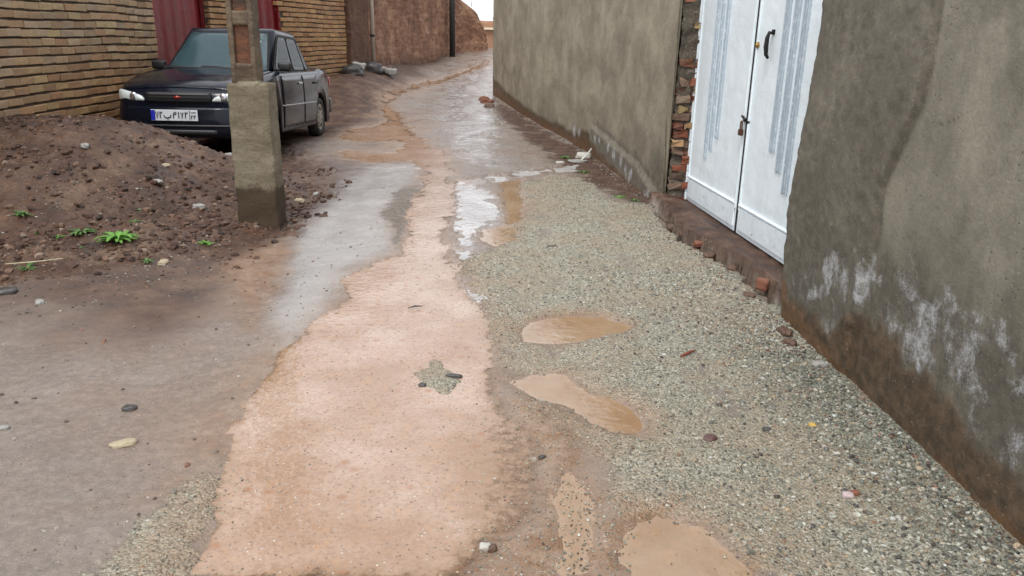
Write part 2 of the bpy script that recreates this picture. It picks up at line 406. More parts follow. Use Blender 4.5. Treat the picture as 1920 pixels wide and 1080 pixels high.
def ground_z(x, y):
    x = np.asarray(x, float); y = np.asarray(y, float)
    i = np.clip(np.searchsorted(xs, x) - 1, 0, len(xs) - 2); j = np.clip(np.searchsorted(ys, y) - 1, 0, len(ys) - 2)
    fx = (x - xs[i]) / (xs[i + 1] - xs[i]); fy = (y - ys[j]) / (ys[j + 1] - ys[j])
    return (GZ[i, j] * (1 - fx) + GZ[i + 1, j] * fx) * (1 - fy) + (GZ[i, j + 1] * (1 - fx) + GZ[i + 1, j + 1] * fx) * fy
def gz(x, y): return float(ground_z(x, y))
def samp(A, x, y):
    i = np.clip(np.searchsorted(xs, x) - 1, 0, len(xs) - 2); j = np.clip(np.searchsorted(ys, y) - 1, 0, len(ys) - 2)
    return A[i, j]

# ---------------------------------------------------------------- water
def water_mat(name, ca, cb, clear=False, spots=True, edge=(.36, .25, .17), rg_=.07, bd=.013):
    n = NT(name)
    v = n.map(n.pos, (1.0, 2.2, 1))
    r1 = n.noise(14, 3, .5, vec=n.map(n.pos, (1, 1.35, 1)), dist=.3)
    r2 = n.noise(34, 3, .55)
    h = n.math('ADD', n.math('MULTIPLY', r1, .5), n.math('MULTIPLY', r2, .30))
    nb = n.noise(2.2, 6, .6)
    col = n.mix(n.rng(nb, .35, .68), ca, cb)
    col = n.mix(n.rng(n.noise(60, 6, .8), .44, .62, 0, .38 if spots else .12), col, tuple(x * .55 for x in ca))
    col = n.mix(n.rng(n.noise(13, 6, .7), .52, .72, 0, .5), col, (.42, .235, .11))
    dc, _ = n.attr('depth'); DP = n.sep(dc)[0]
    dd = n.math('ADD', DP, n.math('MULTIPLY', n.math('SUBTRACT', n.noise(24, 6, .7), .5), .7))
    col = n.mix(n.rng(dd, .25, .85, .9, 0), col, n.mix(n.noise(70, 4, .7), tuple(x * .7 for x in edge), tuple(x * 1.25 for x in edge)))
    rv = n.voro(16, out='Distance'); rk = n.sep(n.voro(16, out='Color'))
    ring = n.math('MULTIPLY', n.math('SINE', n.math('MULTIPLY', rv, 42.0)), n.math('MULTIPLY', n.rng(rv, .12, .42, 1, 0), n.rng(rk[1], .55, .6)))
    h = n.math('ADD', h, n.math('MULTIPLY', ring, .05))
    if spots:
        vd = n.voro(9, out='Distance', vec=n.map(n.pos, (1.0, 1.0, 1))); vk = n.sep(n.voro(9, out='Color'))
        dist = n.math('ADD', vd, n.math('MULTIPLY', n.math('SUBTRACT', n.noise(60, 3), .5), .22))
        sp = n.math('MULTIPLY', n.rng(dist, .02, .26, 1, 0), n.rng(vk[0], .48, .56))
        col = n.mix(n.math('MULTIPLY', sp, .7), col, (.28, .115, .04))
        # grit lying in the shallow flow
        v2 = n.voro(55, out='Distance'); k2 = n.sep(n.voro(55, out='Color'))
        gr_ = n.math('MULTIPLY', n.rng(v2, .14, .28, 1, 0), n.rng(k2[2], .76, .80))
        col = n.mix(n.math('MULTIPLY', gr_, .7), col, n.ramp(k2[1], [(0, (.08, .06, .05)), (.6, (.25, .2, .16)), (1, (.7, .66, .6))]))
        h = n.math('ADD', h, n.math('MULTIPLY', gr_, .15))
    n.done(col, rg_ if spots else .06, n.bump(h, bd if (spots or clear) else .006, .6), spec=.6)
    tr = n.t.nodes.new('ShaderNodeBsdfTransparent'); ms = n.t.nodes.new('ShaderNodeMixShader')
    n.L(n.rng(dd, .12, .50), ms.inputs[0]); n.L(tr.outputs[0], ms.inputs[1]); n.L(n.b.outputs[0], ms.inputs[2]); n.L(ms.outputs[0], n.out.inputs[0])
    return n.m
def water_sheet(name, m, z, mat, dep, thr=.02):
    sel = m > thr
    c = sel[:-1, :-1] | sel[1:, :-1] | sel[:-1, 1:] | sel[1:, 1:]
    c &= (GX[:-1, :-1] > -6) & (GX[:-1, :-1] < 2)
    ii = np.arange(GX.size).reshape(GX.shape)
    F = np.stack([ii[:-1, :-1], ii[1:, :-1], ii[1:, 1:], ii[:-1, 1:]], -1)[c]
    u, inv = np.unique(F, return_inverse=True)
    V = np.stack([GX.ravel()[u], GY.ravel()[u], z.ravel()[u]], -1)
    o = from_arrays(name, V, inv.reshape(-1, 4), mat)
    dv_ = dep.ravel()[u]; attr(o, 'depth', np.stack([dv_, dv_, dv_, dv_ * 0 + 1], -1))
    return tag(o, kind='structure')
stream_m = water_mat('muddy running water', (.325, .20, .125), (.44, .315, .24), edge=(.27, .16, .085))
puddle_m = water_mat('brown puddle water', (.26, .155, .08), (.32, .22, .135), spots=False)
film_m = water_mat('water film with sky sheen', (.40, .39, .39), (.58, .57, .57), clear=True, spots=False, edge=(.3, .27, .24), rg_=.26, bd=.05)  # pale base colour stands in for sky sheen on the film
pm = sum(mP.values())
water_sheet('stream_water', mS, WAT, stream_m, mSw)
for k, z in (('P1', -.003), ('P2', -.003), ('P3', -.003), ('P4', -.003), ('P5', -.002), ('P6', -.003)):
    water_sheet('puddle_water', mP[k], WAT + z, puddle_m, mPw[k])
water_sheet('film_water', mSh, WAT - .0035, film_m, np.clip(mSh * 1.1, 0, 1))
water_sheet('film_water', mSh3, WAT - .002, film_m, np.clip(mSh3 * (.42 + .5 * fbm(GX * 1.6, GY * .5, 2.2, 4, 90)), 0, 1))

# ---------------------------------------------------------------- loose gravel and clods
def ico():
    bm = bmesh.new(); bmesh.ops.create_icosphere(bm, subdivisions=1, radius=1)
    V = np.array([v.co[:] for v in bm.verts]); F = np.array([[v.index for v in f.verts] for f in bm.faces]); bm.free()
    return V, F
IV, IF = ico()
def scatter(name, x, y, s, mat, cols, sink=.3, flat=.7, label=None, jag=.35, smooth=False, zlift=0.0):
    n = len(x)
    k = len(IV)
    V = IV[None] * (1 + jag * (rng.random((n, k, 1)) - .5) * 2)
    sc = np.stack([s * (.7 + .6 * rng.random(n)), s * (.6 + .5 * rng.random(n)), s * flat * (.6 + .6 * rng.random(n))], -1)
    V = V * sc[:, None, :]
    t = rng.random(n) * 6.283; tl = (rng.random(n) - .5) * .9
    ct, st = np.cos(tl)[:, None], np.sin(tl)[:, None]
    Y = V[..., 1] * ct - V[..., 2] * st; Z = V[..., 1] * st + V[..., 2] * ct; X = V[..., 0]
    c, s_ = np.cos(t)[:, None], np.sin(t)[:, None]
    X, Y = X * c - Y * s_, X * s_ + Y * c
    z = ground_z(x, y)
    wet_ = samp(np.maximum.reduce([mS] + list(mP.values())), x, y) > .5
    z = np.where(wet_, np.maximum(z, g0(x, y) - .004 - sc[:, 2] * .35), z) + sc[:, 2] * (1 - 2 * sink) * .5 + zlift
    P = np.stack([X + x[:, None], Y + y[:, None], Z + z[:, None]], -1).reshape(-1, 3)
    F = (IF[None] + (np.arange(n) * k)[:, None, None]).reshape(-1, 3)
    o = from_arrays(name, P, F, mat, smooth=smooth)
    cc = np.repeat(np.concatenate([cols, np.ones((n, 1))], 1), k, 0)
    attr(o, 'tint', cc)
    return o
def tint_mat(name, rough=.5, bump=.002):
    n = NT(name); c, _ = n.attr('tint')
    f = n.noise(160, 3, .6)
    return n.done(n.mix(n.rng(f, .3, .7, 0, .35), c, n.mix(.5, c, (0, 0, 0))), rough, n.bump(f, bump))
peb_m = tint_mat('wet pebbles', .42)
clod_m = tint_mat('earth clods', .7, .004)
PAL = np.array([(.14, .14, .115), (.24, .235, .19), (.31, .295, .235), (.38, .355, .29), (.42, .42, .36), (.34, .26, .17), (.52, .52, .48), (.22, .10, .055), (.06, .052, .045)])
PW = np.array([.22, .23, .18, .13, .08, .08, .02, .015, .10]); PW = PW / PW.sum()
N = 420000
u = rng.random(N)
yy = 1.5 * (9.0 / 1.5) ** (u ** 1.25); xx = rng.uniform(-1.45, 1.65, N)
dens = samp(grav * (.55 + .45 * sm((GX - .2) / 1.0)), xx, yy) ** 1.2 + .16 * samp(mud, xx, yy) + .012
wall_side = samp(sm((GX - (1.15 - .15 * (GY - 2))) / .5), xx, yy)
dens = dens * (1 - .93 * samp(mSill, xx, yy)) * (1 - .97 * samp(np.clip(mP['P1'] + mP['P2'] + mP['P3'], 0, 1), xx, yy))
dens = np.where(samp(mS, xx, yy) > .5, dens * .6 + .006 + .06 * sm((xx + .5) / .5) * sm((3.8 - yy) / .8), dens)
dens *= .35 + .65 * np.clip(yy / 3.5, .3, 1)
keep0 = None
keep = (rng.random(N) < dens * .42) & (xx < 1.62 - .035 * (yy - 2) - .02)
xx, yy, wall_side = xx[keep], yy[keep], wall_side[keep]
s = .0021 + .0040 * rng.random(len(xx)) ** 2.4 + .0070 * wall_side * rng.random(len(xx)) ** 1.5 * rng.random(len(xx)) * (yy < 4.2)
s *= np.clip(yy / 3.2, 1, 1.5)
cols = PAL[rng.choice(len(PAL), len(xx), p=PW)] * (.8 + .4 * rng.random((len(xx), 1)))
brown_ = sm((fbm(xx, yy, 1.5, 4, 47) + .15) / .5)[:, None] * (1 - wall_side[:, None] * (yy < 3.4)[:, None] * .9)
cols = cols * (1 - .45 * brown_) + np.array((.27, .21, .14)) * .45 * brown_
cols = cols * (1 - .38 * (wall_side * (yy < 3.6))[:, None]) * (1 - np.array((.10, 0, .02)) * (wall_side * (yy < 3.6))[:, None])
tag(scatter('gravel', xx, yy, s, peb_m, cols), kind='stuff')
print('pebbles', len(xx))
M_ = 5200
yy = 1.7 + 3.4 * rng.random(M_) ** 1.3; xx = 1.60 - .035 * (yy - 2) - np.abs(rng.normal(0, .38, M_)) - .01
k = (samp(mG1, xx, yy) > .5) & (samp(mSill, xx, yy) < .1)
xx, yy = xx[k], yy[k]
s = .0045 + .0075 * rng.random(len(xx)) ** 2.2
cols = PAL[rng.choice(len(PAL), len(xx), p=PW)] * (.75 + .5 * rng.random((len(xx), 1)))
tag(scatter('coarse_gravel', xx, yy, s, peb_m, cols, sink=.25), kind='stuff')
# clods on the mound and berm
N = 18000
xx = rng.uniform(-4.85, -1.6, N); yy = rng.uniform(4.2, 9.0, N)
d = samp(mM, xx, yy) * (.25 + .75 * sm((fbm(xx, yy, 1.1, 3, 12) + .25) / .5))
k = rng.random(N) < d * .6
k &= ~((xx < -2.8) & (yy > 8.4))
xa, ya = xx[k], yy[k]
s = .006 + .030 * rng.random(len(xa)) ** 3.5
CP = np.array([(.05, .023, .013), (.085, .04, .023), (.14, .08, .05), (.22, .16, .12), (.03, .016, .01)])
cols = CP[rng.choice(5, len(xa), p=[.3, .34, .2, .06, .1])] * (.8 + .4 * rng.random((len(xa), 1)))
tag(scatter('soil_clods', xa, ya, s, clod_m, cols, sink=.35), kind='stuff')
# grit over the left shoulder and along the walls
N = 15000
xx = rng.uniform(-3.6, -1.0, N); yy = 1.7 + 4.5 * rng.random(N) ** 1.1
k = rng.random(N) < (.04 + .5 * sm((yy - 3.6) / 1.4) * sm((-1.7 - xx) / .6)) * (samp(mS, xx, yy) < .3)
xb, yb = xx[k], yy[k]
N = 3500
yc = rng.uniform(1.8, 17.5, N); xc = np.interp(yc, [1.8, 4.1, 7.3, 10.4, 18.3], [1.61, 1.53, 1.40, 1.05, -.50]) - np.abs(rng.normal(0, .10, N)) - .02
k = (samp(mSill, xc, yc) < .2)
xb = np.concatenate([xb, xc[k]]); yb = np.concatenate([yb, yc[k]])
s = .0025 + .010 * rng.random(len(xb)) ** 3.0
CP2 = np.array([(.10, .075, .055), (.2, .17, .14), (.06, .05, .04), (.34, .31, .27), (.24, .12, .07)])
cols = CP2[rng.choice(5, len(xb), p=[.35, .25, .2, .1, .1])] * (.8 + .4 * rng.random((len(xb), 1)))
tag(scatter('grit', xb, yb, s, clod_m, cols), kind='stuff')

# ================================================================ WALLS ON THE RIGHT
def slab(name, ss, zz, pos, inward, thick, mat=None, parent=None, disp=None, zoff=None):
    """a wall: front grid over (s, z), closed with a top, a back and two ends"""
    Sg, Zg = np.meshgrid(ss, zz, indexing='ij')
    if disp is None: D = np.zeros_like(Sg)
    else: D = disp(Sg, Zg)
    P = pos(Sg, Zg)                       # (...,3)
    N_ = np.array([inward[0], inward[1], 0.0])
    F_ = P - D[..., None] * N_            # displaced towards the street
    Bk = P[:, [-1, 0], :] + thick * N_
    ring = np.concatenate([F_, Bk], 1)
    nu, nv = ring.shape[:2]
    i = np.arange(nu - 1)[:, None] * nv; j = np.arange(nv)[None, :]; j2 = (j + 1) % nv
    Fq = np.stack([i + j, i + nv + j, i + nv + j2, i + j2], -1).reshape(-1, 4)
    o = from_arrays(name, ring.reshape(-1, 3), Fq, mat, parent)
    bm = bmesh.new(); bm.from_mesh(o.data); bm.verts.ensure_lookup_table()
    for c in (0, nu - 1):
        try: bm.faces.new([bm.verts[c * nv + k] for k in range(nv)])
        except ValueError: pass
    bmesh.ops.recalc_face_normals(bm, faces=bm.faces)
    bm.to_mesh(o.data); bm.free()
    o.data.update()
    return o, Sg, Zg, nv
def ringpad(A, nv, fill=0.0):
    return np.concatenate([A, np.full((A.shape[0], nv - A.shape[1]), fill)], 1)

def plaster_mat(name, ca, cb, dark, sxy=(1.1, 1.1, .7)):
    n = NT(name)
    c, a = n.attr('paint'); BR, WH, DKp = n.sep(c)[0:3]
    c2, _ = n.attr('paint2'); OR, LT = n.sep(c2)[0:2]
    big = n.noise(2.3, 7, .62); streak = n.noise(3.0, 8, .66, vec=n.map(n.pos, sxy), dist=.3)
    fine = n.noise(60, 8, .75); mid = n.noise(17, 6, .62)
    col = n.mix(n.rng(big, .3, .7), ca, cb)
    col = n.mix(n.rng(streak, .42, .70, 0, .75), col, dark)
    col = n.mix(n.rng(streak, .22, .42, .5, 0), col, tuple(min(1, x * 1.25) for x in cb))
    col = n.mix(n.math('MULTIPLY', DKp, n.rng(mid, .25, .7, .97, .65)), col, n.mix(mid, (.048, .040, .029), (.15, .13, .098)))
    col = n.mix(n.math('MULTIPLY', LT, n.rng(mid, .55, .75)), col, (.36, .33, .27))
    brc = n.mix(n.rng(mid, .35, .65), (.05, .030, .015), (.12, .074, .040))
    col = n.mix(n.math('MULTIPLY', BR, .94), col, brc)
    col = n.mix(n.math('MULTIPLY', OR, n.rng(n.noise(9, 5), .3, .6, .5, .9)), col, n.mix(mid, (.11, .052, .02), (.19, .10, .045)))
    wn_ = n.noise(24, 8, .76)
    wsp = n.noise(120, 4, .75)
    wf = n.rng(n.math('ADD', n.math('MULTIPLY', WH, .42), n.math('ADD', n.math('MULTIPLY', wn_, .85), n.math('MULTIPLY', wsp, .45))), .86, 1.20)
    wf = n.math('MULTIPLY', wf, n.rng(WH, .03, .5, 0, .82))
    col = n.mix(wf, col, n.mix(fine, (.34, .34, .35), (.74, .75, .77)))
    pit = n.voro(48, out='Distance'); pk = n.sep(n.voro(48, out='Color'))
    pm_ = n.math('MULTIPLY', n.rng(pit, .12, .25, 1, 0), n.rng(pk[0], .78, .84))
    col = n.mix(n.math('MULTIPLY', pm_, .6), col, n.mix(n.rng(pk[1], .3, .7), (.03, .025, .02), (.34, .31, .26)))
    col = n.mix(n.rng(fine, .35, .7, 0, .30), col, n.mix(.5, col, (0, 0, 0)))
    h = n.math('ADD', n.math('MULTIPLY', fine, 1.0), n.math('MULTIPLY', mid, 1.3))
    h = n.math('SUBTRACT', h, n.math('MULTIPLY', pm_, .35))
    rg = n.math('SUBTRACT', .82, n.math('MULTIPLY', BR, .38))
    return n.done(col, rg, n.bump(h, .008, .8))
W1_EDGE = [(4.181, 1.695), (4.162, 1.541), (4.206, 1.166), (4.256, 0.875), (4.271, 0.574), (4.233, 0.272), (4.174, 0.003)][::-1]
W1_SEAM = [(3.087, 1.9), (3.087, 1.651), (3.079, 1.5), (3.093, 1.262), (3.211, 1.058), (3.274, 0.913), (3.259, 0.73), (3.274, 0.558), (3.321, 0.237), (3.35, -.1)][::-1]
W1_BAND = [(4.204, 0.13), (3.903, 0.15), (3.65, .17), (3.509, 0.13), (3.37, 0.283), (3.2, .36), (2.963, 0.33), (2.776, 0.271), (2.538, 0.317), (2.439, 0.22), (2.3, .18), (2.129, 0.219), (1.8, .22), (0, .2)][::-1]
W1_DAMP = [(4.294, 0.35), (4.142, 0.543), (3.951, 0.631), (3.686, 0.625), (3.417, 0.515), (3.201, 0.627), (2.984, 0.644), (2.6, 0.599), (2.262, 0.614), (0, .6)][::-1]
W1_WH = [(3.893, 0.256, .05), (4.0, 0.295, .04), (3.93, .33, .04), (3.51, 0.461, .05), (3.26, 0.513, .05), (3.27, .40, .03), (2.98, 0.509, .08), (2.92, .46, .06), (2.678, 0.53, .06), (2.83, 0.429, .06), (2.74, .36, .05), (2.628, 0.381, .06), (2.328, 0.339, .08), (2.36, .29, .05), (2.308, 0.446, .06), (2.48, 0.526, .06), (2.43, .42, .05), (2.318, 0.554, .05), (2.191, 0.258, .05), (2.12, .33, .05), (3.551, 0.25, .05), (3.65, .33, .05), (3.73, 0.45, .05), (2.58, .45, .05), (2.0, .4, .09), (1.85, .3, .08), (3.80, .36, .06)]
def li(pts, v, key=0):
    A = np.array(sorted(pts, key=lambda q: q[key])); return np.interp(v, A[:, key], A[:, 1 - key])
def blobs(B, Sg, Zg, kz=1.15):
    r = np.zeros_like(Sg)
    for b in B:
        r = np.maximum(r, 1 - sm(np.sqrt((Sg - b[0]) ** 2 + ((Zg - b[1]) / kz) ** 2) / (b[2] * 2.15)))
    return r
plaster1 = plaster_mat('cement plaster near', (.175, .158, .12), (.30, .275, .215), (.125, .112, .082))
ss = np.concatenate([np.linspace(-2.5, 1.5, 30)[:-1], np.arange(1.5, 4.205, .012)])
zz = np.concatenate([np.arange(-.12, 1.95, .012), np.linspace(1.97, 2.7, 12)])
def pos1(Sg, Zg):
    e = li(W1_EDGE, np.clip(Zg, 0, 1.69), 1) + .02 * fbm(Zg, Zg * 0, 7, 3, 5) + .01 * fbm(Zg, Zg * 0, 30, 2, 6)
    y = Sg + (e - 4.2) * sm((Sg - 3.8) / .4)
    return np.stack([1.614 - .035 * (y - 2.052), y, Zg], -1)
def disp1(Sg, Zg):
    sx = li(W1_SEAM, Zg, 1) + .012 * fbm(Sg, Zg, 9, 3, 14)
    left = sm((Sg - sx) / .02 + .5)
    d = .016 * left + .006 * fbm(Sg, Zg, 3, 4, 15) + (.0035 * left + .0008) * fbm(Sg, Zg, 22, 4, 16)
    base = li(W1_BAND, Sg) + .03 * fbm(Sg, Zg, 6, 3, 18)
    d += .004 * sm((base - Zg) / .04)
    d -= .02 * sm((Sg - 4.13) / .07) * (Sg > 4.13)
    # eroded foot
    d += .010 * (1 - sm(Zg / .07)) * fbm(Sg, Zg, 12, 3, 19)
    return d
w1 = thing('plaster_wall', 'grey cement plastered wall with white salt bloom right of the white gate', 'wall', (0, 0, 0))
o, Sg, Zg, nv = slab('plaster', ss, zz, pos1, (1, .035), .22, plaster1, w1, disp1)
sx = li(W1_SEAM, Zg, 1) + .015 * fbm(Sg, Zg, 8, 3, 14)
left = sm((Sg - sx) / .04 + .5)
seamline = np.exp(-((Sg - sx + .012) / .022) ** 2)
nz1 = .05 * fbm(Sg, Zg, 7, 4, 70) + .03 * fbm(Sg * 3, Zg * .6, 9, 3, 71)
bz = li(W1_BAND, Sg)
brn = sm((bz - Zg + nz1) / .07 + .5)
dz = li(W1_DAMP, Sg)
damp = sm((dz - Zg + 1.4 * nz1) / .16 + .5)
oz = .02 + .11 * sm((Sg - 3.1) / 1.1) + .02 * sm((2.6 - Sg) / .6)
orng = sm((oz + .10 * sm((Sg - 4.02) / .1) + .8 * nz1 - Zg) / .06 + .5)
wh = blobs([(a_, b_, c_ * 1.7) for a_, b_, c_ in W1_WH], Sg + 1.3 * nz1, Zg + 1.1 * np.roll(nz1, 37, 0))
wh = np.clip(sm(wh * 1.25) * (.50 + .95 * fbm(Sg, Zg, 8, 5, 93)), 0, 1)
wh = np.clip(wh + .25 * damp * (1 - brn) * sm(fbm(Sg, Zg, 5, 3, 77) * 2), 0, 1) * (1 - .9 * sm((brn - .5) * 3))
hz = sm((Zg - .75) / .8)
drk = np.clip(damp * .9 * (1 - brn) + left * (.70 + .35 * fbm(Sg, Zg, 3, 4, 78)) + 1.3 * seamline + .35 * sm((dz + .10 - Zg + 2 * nz1) / .2) * (1 - brn), 0, 1)
crk = np.zeros_like(Sg)
CR = [(2.965, 1.205), (2.93, 1.212), (2.89, 1.222), (2.85, 1.236), (2.81, 1.262), (2.779, 1.27)]
for (a0, b0), (a1_, b1_) in zip(CR, CR[1:]):
    t = np.clip(((Sg - a0) * (a1_ - a0) + (Zg - b0) * (b1_ - b0)) / ((a1_ - a0) ** 2 + (b1_ - b0) ** 2), 0, 1)
    crk = np.maximum(crk, np.exp(-(((Sg - a0 - t * (a1_ - a0)) ** 2 + (Zg - b0 - t * (b1_ - b0)) ** 2) / .0035 ** 2)))
drk = np.clip(drk + crk, 0, 1)
ones = np.ones_like(ringpad(Sg, nv))
attr(o, 'paint', np.stack([ringpad(brn, nv), ringpad(wh, nv), ringpad(drk, nv), ones], -1).reshape(-1, 4))
lt = left * sm(fbm(Sg, Zg, 6, 4, 80) * 1.6) * (.4 + .6 * np.exp(-((Zg - .62) / .2) ** 2))
attr(o, 'paint2', np.stack([ringpad(orng, nv), ringpad(lt, nv), ones * 0, ones], -1).reshape(-1, 4))

# the farther wall, past the gate, bending to the left
YB = [7.20, 10.385, 18.53]; XB = [1.406, 1.052, -.526]
plaster2 = plaster_mat('cement plaster far', (.24, .208, .148), (.37, .325, .24), (.165, .138, .098), (.42, .42, .75))
ss = np.concatenate([np.arange(7.10, 12, .022), np.arange(12, 18.53, .05), [18.53]])
zz = np.concatenate([np.arange(-.12, 1.95, .02), np.linspace(1.98, 3.1, 14)])
def edge2(Zg):
    return np.interp(Zg, [0, .35, .66, .95, 1.06, 1.2, 1.33, 2.0], [7.21, 7.23, 7.26, 7.30, 7.31, 7.14, 7.09, 7.08]) + .025 * fbm(Zg, Zg * 0, 8, 3, 25) + .012 * fbm(Zg, Zg * 0, 40, 2, 26)
def pos2(Sg, Zg):
    y = Sg + (edge2(Zg) - 7.10) * (1 - sm((Sg - 7.1) / .45))
    z = Zg + g0(np.full_like(y, 0.0), y) * 1.0
    return np.stack([np.interp(y, YB, XB) + .02 * fbm(y, y * 0, .8, 2, 28), y, z], -1)
def low2(Sg):
    return np.interp(Sg, [7.1, 7.6, 8.1, 8.9, 10.3, 10.45, 10.6], [.05, .12, .24, .27, .36, .36, -.3])
def disp2(Sg, Zg):
    d = .008 * fbm(Sg, Zg, 2.5, 4, 29) + .002 * fbm(Sg, Zg, 18, 3, 31)
    d += .045 * sm((low2(Sg) - Zg + .02 * fbm(Sg, Zg, 8, 3, 32)) / .05 + .5)
    return d
w2 = thing('plaster_wall', 'tan plastered wall with brown foot bending away left of the white gate', 'wall')
o, Sg, Zg, nv = slab('plaster', ss, zz, pos2, (1, .13), .035, plaster2, w2, disp2)
nz2 = .06 * fbm(Sg, Zg, 4, 4, 72) + .04 * fbm(Sg * 4, Zg * .5, 5, 3, 73)
bl = np.interp(Sg, [7.2, 7.6, 8.4, 9.8, 10.4, 10.7, 11.3, 11.9, 14, 16, 18.5], [.0, .02, .02, .11, .19, .26, .17, .17, .15, .22, .38])
brn = sm((bl - Zg + .8 * nz2) / .09 + .5)
damp = sm((low2(Sg) + .06 - Zg + nz2) / .08 + .5) * (1 - brn)
rt_ = sm((7.75 - Sg + .5 * (Zg - .6) * 0 + 2 * nz2) / .5) * sm((1.0 - Zg) / .8)
B2 = [(10.15, .25, .07), (9.9, .26, .05), (9.42, .24, .08), (9.1, .2, .08), (8.75, .18, .08), (8.5, .13, .06), (8.25, .12, .08), (8.3, .02, .06), (8.45, .06, .05), (7.53, .046, .06), (7.6, .0, .05), (11.35, .19, .10), (11.1, .21, .07)]
wh = blobs(B2, Sg + nz2, Zg + .5 * nz2, .9)
drk = np.clip(.85 * damp + .8 * rt_ + .35 * sm(fbm(Sg, Zg, 1.1, 4, 74) * 1.5) * sm((9.6 - Sg) / 1.5), 0, 1)
ones = np.ones_like(ringpad(Sg, nv))
attr(o, 'paint', np.stack([ringpad(brn, nv), ringpad(np.clip(wh * 1.15, 0, 1), nv), ringpad(drk, nv), ones], -1).reshape(-1, 4))
attr(o, 'paint2', np.stack([ringpad(sm((bl * .55 - Zg + .6 * nz2) / .06 + .5), nv), ones * 0, ones * 0, ones], -1).reshape(-1, 4))
mortar_m = simple('rough dark mortar', (.085, .07, .052), .9, var=.5, sc=14, bump=.015, bsc=40, dirt=(.2, .17, .13))
bm = bmesh.new()
for y0, y1 in ((7.36, 10.385), (10.385, 18.5)):
    x0, x1 = np.interp([y0, y1], YB, XB) + .038
    za, zb = float(g0(0, y0)), float(g0(0, y1))
    vs = [bm.verts.new(p) for p in ((x0, y0, -.2), (x1, y1, -.2), (x1 + .3, y1, -.2), (x0 + .3, y0, -.2), (x0, y0, za + 3.08), (x1, y1, zb + 3.08), (x1 + .3, y1, zb + 3.08), (x0 + .3, y0, za + 3.08))]
    for f in ((0, 1, 2, 3), (7, 6, 5, 4), (0, 4, 5, 1), (1, 5, 6, 2), (2, 6, 7, 3), (3, 7, 4, 0)): bm.faces.new([vs[k] for k in f])
bm_obj('wall_core', bm, mortar_m, w2)

# ---------------------------------------------------------------- bricks
def brick_mat(name, rough=.8, stain=.35):
    n = NT(name); c, _ = n.attr('tint')
    f = n.noise(45, 6, .68); g = n.noise(7, 5, .6)
    col = n.mix(n.rng(f, .35, .7, 0, .5), c, n.mix(.6, c, (.05, .03, .02)))
    col = n.mix(n.rng(g, .5, .75, 0, stain), col, (.20, .17, .13))
    return n.done(col, rough, n.bump(f, .008, .9))
brick_m = brick_mat('weathered brick')
def bricks_mesh(name, items, mat, parent, jit=.004):
    """items: centre, half size (along, depth, up), direction angle, colour"""
    bm = bmesh.new(); bmesh.ops.create_cube(bm, size=2.0)
    bmesh.ops.bevel(bm, geom=bm.edges[:], offset=.12, segments=1, affect='EDGES')
    bmesh.ops.triangulate(bm, faces=bm.faces[:])
    bm.verts.index_update()
    V0 = np.array([v.co[:] for v in bm.verts]); F0 = np.array([[v.index for v in f.verts] for f in bm.faces]); bm.free()
    n_ = len(items); k = len(V0)
    C_ = np.array([i[0] for i in items]); H_ = np.array([i[1] for i in items]); A_ = np.array([i[2] for i in items]); T_ = np.array([i[3] for i in items])
    # bevel of equal width whatever the size
    V = V0[None] * H_[:, None, :]
    small = np.abs(V0)[None] < .95
    lim = H_[:, None, :] - np.minimum(.006, H_.min(1) * .3)[:, None, None]
    V = np.where(small, np.sign(V0)[None] * lim, V)
    V = V + rng.normal(0, jit, V.shape)
    ca, sa = np.cos(A_)[:, None], np.sin(A_)[:, None]
    X = V[..., 0] * ca - V[..., 1] * sa; Y = V[..., 0] * sa + V[..., 1] * ca
    P = np.stack([X, Y, V[..., 2]], -1) + C_[:, None, :]
    o = from_arrays(name, P.reshape(-1, 3), (F0[None] + (np.arange(n_) * k)[:, None, None]).reshape(-1, 3), mat, parent, smooth=False)
    attr(o, 'tint', np.repeat(np.concatenate([T_, np.ones((n_, 1))], 1), k, 0))
    return o
RED = [(.24, .07, .035), (.28, .11, .05), (.40, .24, .12), (.24, .07, .035), (.42, .30, .14), (.20, .12, .08), (.33, .22, .15)]
its = []
z = -.05; k = 0
while z < 3.0:
    h = random.uniform(.026, .034)
    off = .03 * (1 + math.sin(z * 5)) * .4 + random.uniform(-.02, .02)
    xa_, xb_ = 1.435 + abs(random.gauss(0, .018)), 1.66
    cut = random.uniform(.45, .7)
    xm = xa_ + (xb_ - xa_) * cut
    for (p, q) in ((xa_, xm - .008), (xm + .006, xb_)):
        if z > 1.15 and random.random() < .62: continue
        if random.random() < .12: continue
        its.append((((p + q) / 2, 7.235 + random.uniform(-.022, .02), z + h), ((q - p) / 2, .10, h), random.uniform(-.09, .09), np.array(random.choice(RED)) * random.uniform(.45, 1.05)))
    z += 2 * h + random.uniform(.012, .024); k += 1
bricks_mesh('brick_jamb', its, brick_m, w2, .009)
